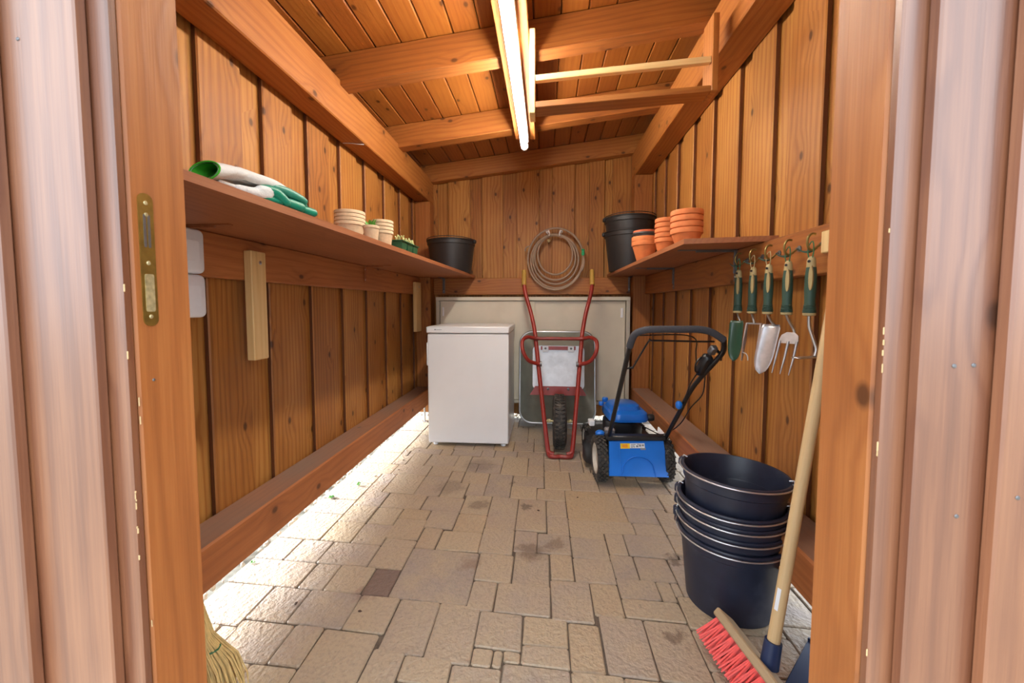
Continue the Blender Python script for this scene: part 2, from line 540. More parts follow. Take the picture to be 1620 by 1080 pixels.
gnd = G().box((0, 3, -0.09), (60, 60, 0.06)).build('ground', 'ground')
tag(gnd, 'grey gravel ground around the shed', 'ground', kind='structure')
floor = G().box((-0.06, 1.52, -0.027), (2.10, 3.94, 0.04)).build('floor', 'sand')
tag(floor, 'floor of tumbled beige and mauve concrete pavers in a random pattern', 'floor', kind='structure')
PAVERS = (
    '0,22,90,104;22,32,90,104;32,46,90,104;46,56,90,104;0,14,72,90;14,28,75,90;28,47,75,90;47,61,75,90;61,75,69,90;14,32,61,75;32,42,61,75;42,60,56,75;'
    '56,84,90,118;84,98,102,118;84,93,88,102;93,112,88,102;98,112,102,121;112,121,106,121;121,136,106,120;112,126,87,106;75,89,68,90;89,103,74,88;'
    '103,117,77,88;117,127,70,87;126,136,91,106;136,150,100,110;136,155,91,100;127,141,70,91;141,155,70,91;136,145,110,124;145,158,110,124;144,163,124,139;'
    '7,21,104,118;21,42,104,118;42,56,104,123;14,28,118,133;28,42,118,133;14,28,133,148;28,41,133,148;41,55,139,148;41,56,123,139;55,69,133,148;'
    '56,65,118,133;65,83,118,132;69,83,132,147;0,14,118,139;83,97,136,146;83,97,118,136;69,83,147,166;83,97,146,166;97,111,136,165;111,121,150,165;'
    '111,121,135,150;97,107,121,136;107,121,121,135;121,136,134,149;121,136,120,134;121,149,149,178;135,150,139,149;136,144,124,139;150,163,139,149;'
    '149,163,149,163;149,169,163,177;19,41,186,200;41,55,186,201;23,35,199,219;35,54,200,219;23,41,163,186;41,55,162,186;54,63,194,219;63,84,207,218;'
    '63,69,194,207;69,84,194,207;55,63,179,194;63,78,179,194;68,78,165,180;55,68,162,179;49,69,148,162;78,92,166,194;28,49,148,163;19,40,219,229;'
    '40,48,219,229;48,68,219,231;68,77,218,232;77,92,221,232;92,110,221,232;84,100,193,221;100,110,208,222;100,110,193,208;110,120,202,219;120,134,202,218;'
    '110,125,178,202;125,140,191,202;125,140,178,191;92,110,179,193;92,106,165,179;106,121,165,178;0,19,0,14;19,33,0,19;33,61,0,14;61,89,0,14;89,103,0,19;'
    '103,117,0,14;117,136,0,14;136,150,0,19;150,164,0,19;164,178,0,14;178,192,0,19;192,206,0,19;0,14,14,33;33,47,14,28;47,66,14,28;66,80,14,33;'
    '103,131,14,28;164,178,14,33;14,28,19,38;80,94,19,33;131,150,19,33;150,164,19,33;178,192,19,33;192,206,19,33;28,42,28,42;42,56,28,47;94,113,28,42;'
    '113,127,28,42;0,14,33,52;56,70,33,52;70,84,33,47;127,155,33,47;155,183,33,47;183,206,33,47;14,28,38,52;28,42,42,61;84,98,42,61;98,117,42,56;'
    '70,84,47,61;117,136,47,61;136,155,47,61;155,174,47,61;174,188,47,61;188,206,47,66;0,14,52,66;98,117,56,70;155,183,61,75;183,197,66,80;155,183,75,89;'
    '183,197,80,94;155,183,89,103;183,197,94,113;158,172,103,124;172,186,113,127;186,200,113,127;163,177,127,141;177,196,127,141;0,14,139,153;'
    '163,177,141,160;177,191,141,160;191,206,141,155;14,28,148,163;0,14,153,172;191,206,155,169;169,183,160,179;183,197,169,183;0,14,172,186;'
    '149,163,177,196;163,177,177,193;177,191,183,197;191,206,183,197;0,19,186,200;163,177,193,207;138,157,196,210;177,191,197,211;191,206,197,211;'
    '0,14,200,219;157,176,207,221;134,148,210,224;176,190,211,230;190,206,211,225;120,134,218,232;0,14,219,233;148,162,221,235;162,176,221,235;'
    '134,148,224,238;190,206,225,244;14,28,229,243;28,47,229,243;47,61,230,245;176,190,230,249;61,75,231,246;75,89,232,251;89,103,232,251;103,117,232,246;'
    '117,131,232,246;0,14,233,252;148,176,235,249;131,145,238,252;14,28,243,257;28,42,243,257;42,56,243,263;190,206,244,258;56,70,245,260;103,117,246,260;'
    '117,131,246,265;145,159,249,263;159,187,249,263;70,84,251,265;84,98,251,265;0,14,252,266;131,145,252,271;14,28,257,271;28,42,257,276;187,206,258,277;'
    '56,70,260,279;98,112,260,274;42,56,263,277;145,164,263,277;164,178,263,277;70,84,265,284;84,98,265,284;112,126,265,279;0,14,266,285;14,28,271,285;'
    '126,140,271,285;98,112,274,288;28,42,276,295;42,56,277,291;140,168,277,291;168,187,277,291;187,206,277,291;56,70,279,298;112,126,279,293;70,89,284,298;'
    '0,19,285,299;126,140,285,299;89,103,288,302;42,56,291,309;140,154,291,309;154,168,291,309;168,187,291,309;187,206,291,309;103,117,293,309;'
    '19,33,295,309;42,56,47,56;14,28,52,61;60,70,52,70;117,131,61,70;131,145,61,70;197,206,66,80;197,206,80,99;197,206,99,113;196,206,127,141;14,23,162,186;'
    '197,206,169,183;140,149,178,196;14,23,200,214;178,187,263,277;117,126,293,309;33,42,295,309;56,70,298,309;70,89,298,309;0,19,299,309;126,140,299,309;'
    '94,103,19,28;84,94,33,42;70,84,61,69;84,98,61,68;145,155,61,70;103,117,70,77;172,183,103,113;0,7,104,118;148,157,210,221;110,120,219,232;19,28,285,295;'
    '89,103,302,309;80,89,14,19;28,33,19,28;56,66,28,33;117,127,42,47;0,9,66,72;9,15,66,72;89,95,68,74;150,155,100,110;200,206,113,119;200,206,119,127;'
    '163,172,122,127;183,191,160,169;157,163,196,207;14,19,214,223;14,20,223,229;98,103,251,260;103,112,288,293;14,19,14,19;131,136,14,19;127,131,28,33;'
    '56,60,52,56;183,188,61,66;95,98,68,74;98,103,70,74;155,158,103,110;163,169,160,163;177,183,179,183;134,138,202,206;134,138,206,210;19,23,214,219;'
    '77,84,218,221;131,134,232,238;145,148,238,249;70,75,246,251;187,190,249,258;112,117,260,265;126,131,265,271;140,145,271,277;89,93,284,288;'
    '93,98,284,288'
)
PU, PV = -1.09, 0.35
def uv(u, v):                       # the joints run a few degrees off the walls
    return (u - 0.006 * v, v - 0.045 * u)
def paver_geo(g, u0, u1, v0, v1, j, top):
    rr = random.uniform
    cs = [(u0 + j, v0 + j), (u1 - j, v0 + j), (u1 - j, v1 - j), (u0 + j, v1 - j)]
    cs = [(a + rr(-.0018, .0018), b + rr(-.0018, .0018)) for a, b in cs]
    cu, cv = (u0 + u1) / 2, (v0 + v1) / 2
    e = 0.0028
    ring = []
    for a, b in cs:                                      # clipped corners
        da, db = (1 if a < cu else -1), (1 if b < cv else -1)
        ring.append([(a + da * 0.005, b), (a, b + db * 0.005)])
    pts = [ring[0][1], ring[0][0], ring[1][0], ring[1][1], ring[2][1], ring[2][0], ring[3][0], ring[3][1]]
    tilt = (rr(-.008, .008), rr(-.008, .008))
    lo, mi, hi = [], [], []
    for a, b in pts:
        x, y = uv(a, b)
        z = top + tilt[0] * (a - cu) + tilt[1] * (b - cv)
        x2, y2 = uv(a + (e if a < cu else -e), b + (e if b < cv else -e))
        lo.append((x, y, -0.03))
        mi.append((x, y, z - 0.0032))
        hi.append((x2, y2, z))
    n = 8
    fs = [list(range(2 * n, 3 * n))]
    for i in range(n):
        k = (i + 1) % n
        fs += [(i, k, n + k, n + i), (n + i, n + k, 2 * n + k, 2 * n + i)]
    g.add(lo + mi + hi, fs)
far_pavers = G()
for i, s in enumerate(''.join(PAVERS).split(';')):
    a0, a1, b0, b1 = (int(t) * 0.01 for t in s.split(','))
    u0, u1, v0, v1 = PU + a0, PU + a1, PV + b0, PV + b1
    if a0 == 0:
        u0 -= 0.055
    if u1 > 0.965:
        u1 += 0.04
    if v1 < 0.93:
        paver_geo(far_pavers, u0, u1, v0, v1, 0.0019, 0.0)
        continue
    g = G()
    paver_geo(g, u0, u1, v0, v1, 0.0019, random.uniform(-.0022, .001))
    cen = sum(g.v, Vector()) / len(g.v)
    g.v = [v - cen for v in g.v]
    g.build('paver', 'paverdark' if i == 3 else 'paver', floor, M=Matrix.Translation(cen))
v = -0.45
while v < 0.34:                                          # the same paving before the door
    u = PU - random.choice((0, .05))
    while u < 0.97:
        w = random.choice((.09, .14, .14, .19))
        paver_geo(far_pavers, u, min(u + w, 0.98), v, v + .136, 0.0019, 0.0)
        u += w
    v += .136
o = far_pavers.build('paver_field', 'paver', floor)
o['kind'] = 'stuff'

# ------------------------------------------------------------------ walls
def zc(x):
    return 2.2 + 0.114 * (x + 0.975)
XL, XR, YB = -1.115, 0.86, 3.49
UPZ = (0, 0, 1)
wl = struct('wall_left', 'left wall of stained vertical board-on-board cladding with rails', 'wall')
s = 1.233 - 3 * 0.298
while s < 3.5:
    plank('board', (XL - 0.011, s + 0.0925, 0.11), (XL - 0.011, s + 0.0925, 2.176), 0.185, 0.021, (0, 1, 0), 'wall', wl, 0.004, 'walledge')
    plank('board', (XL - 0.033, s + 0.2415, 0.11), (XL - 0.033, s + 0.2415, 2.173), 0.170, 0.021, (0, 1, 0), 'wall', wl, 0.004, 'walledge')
    s += 0.298
plank('rail', (-1.095, 0.62, 1.1625), (-1.095, 3.355, 1.1625), 0.145, 0.04, (0, 0, 1), 'sill', wl, 0.004)
plank('sill_beam', (-1.05, 0.60, 0.2255), (-1.05, 3.357, 0.2255), 0.129, 0.137, (1, 0, 0), 'sill', wl, 0.006)
wr = struct('wall_right', 'right wall of stained vertical board-on-board cladding with rails', 'wall')
s = 1.363 - 4 * 0.28
while s < 3.5:
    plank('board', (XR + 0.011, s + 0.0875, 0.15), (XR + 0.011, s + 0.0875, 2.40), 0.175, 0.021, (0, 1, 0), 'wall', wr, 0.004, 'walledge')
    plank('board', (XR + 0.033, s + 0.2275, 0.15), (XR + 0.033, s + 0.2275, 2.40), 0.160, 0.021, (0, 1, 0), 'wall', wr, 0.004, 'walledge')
    s += 0.28
plank('rail', (0.835, 0.62, 1.164), (0.835, 3.355, 1.164), 0.146, 0.049, (0, 0, 1), 'frame', wr, 0.004)
plank('sill_beam', (0.787, 0.60, 0.250), (0.787, 3.357, 0.250), 0.144, 0.125, (1, 0, 0), 'sill', wr, 0.006)
wb = struct('wall_back', 'back wall of stained vertical boards behind the cabinet', 'wall')
BB = [(-1.16, -0.95), (-0.857, -0.663), (-0.556, -0.373), (-0.253, -0.059), (0.05, 0.244), (0.366, 0.495), (0.559, 0.726), (0.80, 0.90)]
for i, (a, b) in enumerate(BB):
    top = zc(a) - 0.004
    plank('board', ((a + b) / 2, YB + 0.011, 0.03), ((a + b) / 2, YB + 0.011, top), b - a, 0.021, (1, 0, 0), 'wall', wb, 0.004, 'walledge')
    if i + 1 < len(BB):
        c = BB[i + 1][0]
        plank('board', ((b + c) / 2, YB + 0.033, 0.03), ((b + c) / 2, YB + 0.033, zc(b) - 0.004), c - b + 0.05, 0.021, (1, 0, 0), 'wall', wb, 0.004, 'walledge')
plank('rail', (-0.983, YB - 0.021, 1.1625), (0.713, YB - 0.021, 1.1625), 0.145, 0.041, (0, 0, 1), 'frame', wb, 0.004)
plank('corner_post', (-1.05, 3.425, 0.16), (-1.05, 3.425, 1.879), 0.13, 0.13, (1, 0, 0), 'frame', wb, 0.004)
plank('corner_post', (0.787, 3.425, 0.16), (0.787, 3.425, 2.054), 0.144, 0.13, (1, 0, 0), 'frame', wb, 0.004)
for x in (-1.03, 0.79):
    g = G().tube([(x, 3.295, -0.004), (x, 3.295, 0.156)], 0.008, 10)
    g.box((x + 0.004, 3.295, 0.004), (0.05, 0.03, 0.012), 0.003)
    g.build('post_shoe', 'steel', wb, 30)

# front wall: stepped casing round the doorway
YF = 0.477
wf = struct('wall_front', 'outside face of the front wall, stepped stained boards beside the doorway', 'wall')
ZT = 2.02
def fboard(x0, x1, y0, y1, z0=0.03, z1=None, mat='front', ch=0.0022):
    xm = (x0 + x1) / 2
    plank('board', (xm, (y0 + y1) / 2, z0), (xm, (y0 + y1) / 2, z1 if z1 else zc(min(x0, x1)) - 0.004), abs(x1 - x0), y1 - y0, (1, 0, 0), mat, wf, ch)
fboard(-0.700, -0.577, YF - 0.0155, YF - 0.0005)
fboard(-0.800, -0.679, YF - 0.031, YF - 0.016)
fboard(-0.900, -0.795, YF - 0.0155, YF - 0.0005)
fboard(-1.02, -0.892, YF - 0.031, YF - 0.016)
fboard(-1.17, -1.01, YF - 0.0155, YF - 0.0005)
fboard(0.403, 0.490, YF - 0.0155, YF - 0.0005)
fboard(0.472, 0.556, YF - 0.031, YF - 0.016)
fboard(0.548, 0.680, YF - 0.0155, YF - 0.0005)
fboard(0.670, 0.790, YF - 0.031, YF - 0.016)
fboard(0.780, 0.905, YF - 0.0155, YF - 0.0005)
fboard(-1.15, -0.71, YF + 0.001, YF + 0.022, mat='wall')
fboard(0.54, 0.87, YF + 0.001, YF + 0.022, mat='wall')
for k in range(8):
    x0 = -0.549 + k * 0.116
    fboard(x0 + 0.001, x0 + 0.115, YF + 0.001, YF + 0.022, z0=ZT + 0.10)
tl = struct('trim_1', 'left door jamb of orange stained pine with a brass lock plate', 'door jamb')
plank('jamb_post', (-0.625, 0.534, 0.02), (-0.625, 0.534, ZT + 0.1), 0.150, 0.086, (1, 0, 0), 'jamb', tl, 0.003)
plank('rebate_strip', (-0.6255, 0.4835, 0.02), (-0.6255, 0.4835, ZT + 0.1), 0.149, 0.013, (1, 0, 0), 'front', tl, 0.0022)
tr = struct('trim_2', 'right door jamb of orange stained pine with chipped arris', 'door jamb')
plank('jamb_post', (0.453, 0.534, 0.02), (0.453, 0.534, ZT + 0.1), 0.150, 0.086, (1, 0, 0), 'jamb', tr, 0.003)
plank('rebate_strip', (0.4535, 0.4835, 0.02), (0.4535, 0.4835, ZT + 0.1), 0.149, 0.013, (1, 0, 0), 'front', tr, 0.0022)
th = struct('trim_3', 'door head beam above the doorway', 'door head')
plank('head_beam', (-0.548, 0.527, ZT + 0.05), (0.376, 0.527, ZT + 0.05), 0.099, 0.098, (0, 0, 1), 'jamb', th, 0.003)
# bare chips where the stain has worn off the jamb arrises
def chips(parent, x, dx, ys, zs):
    for z in zs:
        h = random.uniform(.003, .013)
        w = random.uniform(.0006, .0015)
        g = G().box((x + dx * 0.0004, ys + random.uniform(-.0006, .0006), z), (0.0016, w * 1.6, h), 0.0007)
        g.build('chip', 'broomwood', parent)
chips(tl, -0.5502, 1, 0.4788, [random.uniform(.55, 1.16) for _ in range(9)])
chips(tl, -0.5502, 1, 0.4905, [random.uniform(.5, .9) for _ in range(3)])
chips(tr, 0.3785, -1, 0.4788, [random.uniform(.5, 1.14) for _ in range(9)])
# brass lock plate let into the left jamb
pl = thing('strike_plate', 'long aged brass lock plate let into the left door jamb', 'lock plate', (-0.5496, 0.512, 1.062))
def rrect(w, h, r, n=5):
    p = []
    for cx, cy, a in ((w / 2 - r, h / 2 - r, 0), (-w / 2 + r, h / 2 - r, 90), (-w / 2 + r, -h / 2 + r, 180), (w / 2 - r, -h / 2 + r, 270)):
        for i in range(n + 1):
            t = R(a + 90 * i / n)
            p.append((cx + r * math.cos(t), cy + r * math.sin(t)))
    return p
MX = Matrix(((0, 0, 1), (1, 0, 0), (0, 1, 0)))            # local XY -> world YZ, Z -> X
G().prism(rrect(0.021, 0.182, 0.0098), 0.002, MX).build('plate', 'brass', pl)
for y, z, h in ((-0.003, 0.040, 0.045), (0.003, 0.040, 0.045)):
    G().prism(rrect(0.0035, h, 0.0016), 0.0006, MX, (0.0012, y, z)).build('slot', 'darkmetal', pl)
G().prism(rrect(0.013, 0.052, 0.003), 0.0007, MX, (0.0012, 0.0, -0.045)).build('latch_slot', 'brassworn', pl)
for z in (0.078, 0.062, -0.004, -0.078):
    G().lathe([(0.0, 0), (0.0030, 0), (0.0022, 0.0009), (0, 0.001)], 12, (0.001, 0, z), M=MX).build('screw', 'brassworn', pl, 40)
G().lathe([(0.0, 0), (0.0022, 0), (0.0016, 0.0009), (0, 0.001)], 10, (0, 0, 0), M=MX).build('nail_head', 'darkmetal', tl, 40, Matrix.Translation((-0.5499, 0.512, 0.895)))
for x, z in ((0.498, 1.104), (0.436, 0.935), (0.455, 0.936), (0.492, 0.934), (0.448, 0.77), (0.49, 0.80), (-0.62, 1.44), (-0.655, 1.33)):
    y = YF - (0.0158 if (x > 0 and x < 0.472) or (x < 0 and x > -0.679) else 0.0313)
    G().lathe([(0.0, 0), (0.0024, 0), (0.0017, 0.0007), (0, 0.0008)], 10, M=Matrix.Rotation(R(90), 3, 'X')).build('nail_head', 'darkmetal', wf, 40, Matrix.Translation((x, y, z)))

# ------------------------------------------------------------------ roof
SL = math.atan(0.114)
ce = struct('ceiling', 'pitched ceiling of stained tongue-and-groove boards on rafters', 'ceiling')
RX = Vector((math.cos(SL), 0, math.sin(SL)))
RN = Vector((-math.sin(SL), 0, math.cos(SL)))
x = -1.31
while x < 1.18:
    xm = x + 0.0625
    p = Vector((xm, 0, zc(xm))) + RN * 0.0105
    plank('ceiling_board', p + Vector((0, 0.12, 0)), p + Vector((0, 3.72, 0)), 0.121 / math.cos(SL), 0.02, RX, 'ceil', ce, 0.005)
    x += 0.125
p = Vector((-0.06, 1.92, zc(-0.06))) + RN * 0.034
G().box((0, 0, 0), (2.56, 3.66, 0.024), M=Matrix.Rotation(-SL, 3, 'Y')).build('roof_deck', 'felt', ce, M=Matrix.Translation(p))
for y0, y1 in ((0.58, 0.67), (1.15, 1.235), (1.895, 1.982), (2.652, 2.742), (3.412, 3.488)):
    a, b = Vector((-1.28, (y0 + y1) / 2, zc(-1.28))), Vector((1.14, (y0 + y1) / 2, zc(1.14)))
    xa, xb = (-1.11, 0.85)
    a, b = Vector((xa, (y0 + y1) / 2, zc(xa))), Vector((xb, (y0 + y1) / 2, zc(xb)))
    plank('rafter', a - RN * 0.0735, b - RN * 0.0735, 0.145, y1 - y0, RN, 'frame', ce, 0.004)
plank('purlin', (-1.05, 0.58, 1.98), (-1.05, 3.488, 1.98), 0.129, 0.2, (1, 0, 0), 'frame', ce, 0.005)
plank('purlin', (0.787, 0.58, 2.1575), (0.787, 3.488, 2.1575), 0.144, 0.205, (1, 0, 0), 'frame', ce, 0.005)
plank('lamp_board', (-0.138, 0.95, 2.105), (-0.138, 2.70, 2.105), 0.130, 0.026, (1, 0, 0), 'frame', ce, 0.003)
for y in (1.938, 1.19):
    plank('hanger_block', (-0.137, y, 2.1185), (-0.137, y, 2.158), 0.06, 0.05, (1, 0, 0), 'frame', ce, 0.003)
# ------------------------------------------------------------------ tube light
t = thing('tube_light', 'lit fluorescent tube light on a board under the rafters', 'lamp', (-0.140, 1.88, 2.06))
G().box((0, 0, 0.006), (0.052, 1.50, 0.050), 0.006).build('batten', 'whiteplastic', t)
MY = Matrix.Rotation(R(-90), 3, 'X')
G().lathe([(0.021, -0.73), (0.021, 0.73)], 24, (0, 0, -0.046), M=MY).build('tube', 'tube', t, 40)
for s in (-1, 1):
    G().lathe([(0.0, 0.729), (0.0216, 0.729), (0.0216, 0.746), (0.010, 0.752), (0.0, 0.752)], 20, (0, 0, -0.046), M=Matrix.Rotation(R(-90 * s), 3, 'X')).build('end_cap', 'whiteplastic', t, 40)
    G().box((0, 0.742 * s, -0.032), (0.02, 0.016, 0.03), 0.003).build('lamp_holder', 'whiteplastic', t)

# overhead rack of battens
rk = thing('overhead_rack', 'open wooden batten rack hung beside the tube light', 'rack', (0.28, 1.66, 1.78))
def rp(name, p0, p1, w, t_, wd, mat):
    q = Vector((0.28, 1.66, 1.78))
    plank(name, Vector(p0) - q, Vector(p1) - q, w, t_, wd, mat, rk, 0.002)
rp('upright', (-0.058, 1.70, 1.775), (-0.058, 1.70, 2.105), 0.085, 0.022, (0, 1, 0), 'pale')
rp('upright', (0.648, 1.70, 1.83), (0.648, 1.70, 2.12), 0.095, 0.024, (0, 1, 0), 'frame')

rp('rail', (-0.046, 1.67, 1.912), (0.635, 1.67, 1.952), 0.024, 0.024, (0, 0, 1), 'pale')
rp('shelf_slat', (-0.046, 1.70, 1.808), (0.635, 1.70, 1.842), 0.085, 0.024, (0, 1, 0), 'frame')
# ------------------------------------------------------------------ storage cabinet hung between the posts
cx0, cx1, cz0, cz1, cyf, cyb = -0.922, 0.684, 0.178, 1.068, 3.30, 3.447
c = thing('storage_cabinet', 'wide shallow beige steel cabinet with sliding doors against the back wall', 'cabinet', ((cx0 + cx1) / 2, cyf, cz0))
W, Hc, D = cx1 - cx0, cz1 - cz0, cyb - cyf
def cb(name, x0, x1, y0, y1, z0, z1, mat, par=c, ch=0.002):
    return G().box(((x0 + x1) / 2, (y0 + y1) / 2, (z0 + z1) / 2), (x1 - x0, y1 - y0, z1 - z0), ch).build(name, mat, par)
cb('back_panel', -W / 2 + .005, W / 2 - .005, D - 0.006, D, 0.005, Hc - .005, 'cabedge')
cb('side_panel', -W / 2, -W / 2 + 0.03, 0, D, 0.0, Hc - 0.0305, 'cabedge')
cb('side_panel', W / 2 - 0.03, W / 2, 0, D, 0.0, Hc - 0.0305, 'cabedge')
cb('top_panel', -W / 2, W / 2, -0.004, D, Hc - 0.03, Hc, 'cabinet')
cb('bottom_panel', -W / 2 + .031, W / 2 - .031, 0, D, 0.0, 0.025, 'cabedge')
d1 = cb('sliding_door', -W / 2 + 0.034, 0.03, 0.012, 0.024, 0.028, Hc - 0.034, 'cabinet')
d2 = cb('sliding_door', -0.02, W / 2 - 0.034, 0.026, 0.038, 0.028, Hc - 0.034, 'cabinet')
cb('finger_pull', -W / 2 + 0.052, -W / 2 + 0.066, 0.009, 0.013, Hc - 0.16, Hc - 0.085, 'whiteplastic', d1)
cb('finger_pull', W / 2 - 0.072, W / 2 - 0.052, 0.022, 0.027, Hc - 0.17, Hc - 0.09, 'whiteplastic', d2)
for x in (-0.24, 0.28):
    g = G()
    for k in range(5):
        g.box((x + random.uniform(-.02, .03), -0.0005, random.uniform(0.005, 0.03)), (random.uniform(.004, .012), 0.001, random.uniform(.003, .008)))
    g.build('rust_spot', 'fleck', c)
g = G()
for dx in (-.035, -.02, -.008, .012):
    g.box((0.04 + dx, 0.01, Hc + 0.003), (random.uniform(.006, .012), .01, .007), 0.002)
tag(g.build('leaf_litter', 'fleck', M=Matrix.Translation(c.location)), 'dark crumbs of litter on the beige cabinet top', 'litter')
G().tube([(W / 2 - .1, 0.05, 0.0), (W / 2 - .1, 0.05, -0.182)], 0.012, 12).build('leg', 'cabedge', c, 30)
G().tube([(-W / 2 + .1, 0.05, 0.0), (-W / 2 + .1, 0.05, -0.182)], 0.012, 12).build('leg', 'cabedge', c, 30)

# ------------------------------------------------------------------ fridge
f = thing('fridge', 'white undercounter fridge standing before the beige cabinet', 'fridge', (-0.543, 2.735, 0), R(0.2))
fw, fd = 0.585, 0.53
def fb(name, x0, x1, y0, y1, z0, z1, mat='white', par=f, ch=0.004):
    return G().box(((x0 + x1) / 2, (y0 + y1) / 2, (z0 + z1) / 2), (x1 - x0, y1 - y0, z1 - z0), ch).build(name, mat, par, 40)
fb('body', -fw / 2 + 0.012, fw / 2 - 0.006, 0.046, fd, 0.022, 0.80)
dr = fb('door', -fw / 2 + 0.006, fw / 2 - 0.004, 0.0, 0.043, 0.022, 0.799, ch=0.007)
tp = fb('worktop', -fw / 2, fw / 2, -0.004, fd + 0.004, 0.804, 0.85, ch=0.006)
g = G().box((-fw / 2 + 0.004, 0.016, 0.655), (0.014, 0.024, 0.165), 0.005)
g.build('handle', 'whiteplastic', dr, 40)
for x in (-fw / 2 + 0.05, fw / 2 - 0.045):
    for y in (0.04, fd - 0.05):
        G().lathe([(0.0, 0.0), (0.016, 0.0), (0.018, 0.006), (0.012, 0.0225), (0, 0.0225)], 16, (x, y, 0)).build('foot', 'whiteplastic', f, 40)
g = G().box((-0.246 + .018, -0.0043, 0.829), (0.012, 0.0012, 0.007))
xx = -0.218
for wd_ in (.005, .004, .004, .005, .003, .004, .004):
    g.box((xx + wd_ / 2, -0.0043, 0.8285), (wd_, 0.0012, 0.0035))
    xx += wd_ + 0.0012
g.build('badge', 'stickergrey', tp)

# ------------------------------------------------------------------ hose on the back wall
HC = Vector((0.074, 3.405, 1.44))
h = thing('garden_hose', 'coiled tan garden hose with green connector on the back wall', 'hose', tuple(HC))
pts = []
loops = [(0.130, 0.150, -0.005, 0.000), (0.158, 0.178, -0.006, -0.022), (0.178, 0.196, -0.002, -0.048), (0.196, 0.214, 0.004, -0.060), (0.232, 0.258, 0.006, -0.052)]
N = 40
tot = (len(loops)) * N
for i in range(tot + 1):
    a = i / N
    k = min(int(a), len(loops) - 1)
    k2 = min(k + 1, len(loops) - 1)
    q = a - k
    q = q * q * (3 - 2 * q)
    L0, L1 = loops[k], loops[k2]
    rx, rz, ox, oz = (L0[j] + (L1[j] - L0[j]) * q for j in range(4))
    th_ = R(60) + a * 2 * PI
    zz = oz + rz * math.sin(th_)
    pts.append((ox + rx * math.cos(th_), 0.022 - 0.0135 * (a % 1.0) - 0.004 * k, zz))
g = G().tube(pts, 0.0085, 8)
g.tube(smoothpath([(0.236, -0.012, -0.028), (0.244, -0.014, -0.075), (0.235, -0.012, -0.135), (0.212, -0.006, -0.165)], 6), 0.0066, 8)
g.tube(smoothpath([(-0.215, 0.0, 0.06), (-0.246, -0.01, 0.04), (-0.249, -0.012, 0.015)], 5), 0.006, 8)
g.build('hose', 'hose', h, 60)
G().lathe([(0.0, -0.026), (0.009, -0.026), (0.014, -0.016), (0.014, 0.002), (0.011, 0.004), (0.011, 0.016), (0.014, 0.018), (0.012, 0.027), (0, 0.027)], 16, (0.2345, -0.014, 0.0)).build('connector', 'greenplastic', h, 40)
for x in (-0.062, 0.055):
    p = thing('hose_hook', ['white wire hook holding the hose coil on its left', 'white wire hook holding the hose coil on its right'][x > 0], 'hook', (HC.x + x, YB, HC.z + 0.17), group='hose hooks')
    s = -1 if x > 0 else 1
    G().tube(smoothpath([(0, -0.001, 0.02), (0, -0.03, 0.012), (s * 0.004, -0.075, -0.012), (s * 0.014, -0.112, -0.03), (s * 0.018, -0.115, -0.012), (s * 0.010, -0.114, 0.014)], 5), 0.0038, 8).build('wire', 'whiteplastic', p, 60)
    G().lathe([(0, 0), (0.014, 0), (0.014, -0.004), (0, -0.005)], 14, (0, 0, 0.02), M=Matrix.Rotation(R(-90), 3, 'X')).build('rose', 'whiteplastic', p, 40)
p = thing('wall_peg', 'small brown peg inside the hose coil', 'peg', (HC.x - 0.05, YB - 0.001, HC.z + 0.105))
G().lathe([(0.0, 0.0), (0.008, 0.0), (0.008, 0.055), (0.014, 0.058), (0.014, 0.066), (0.010, 0.070), (0.0, 0.071)], 14, M=Matrix.Rotation(R(90), 3, 'X')).build('stem', 'tooltan', p, 40)

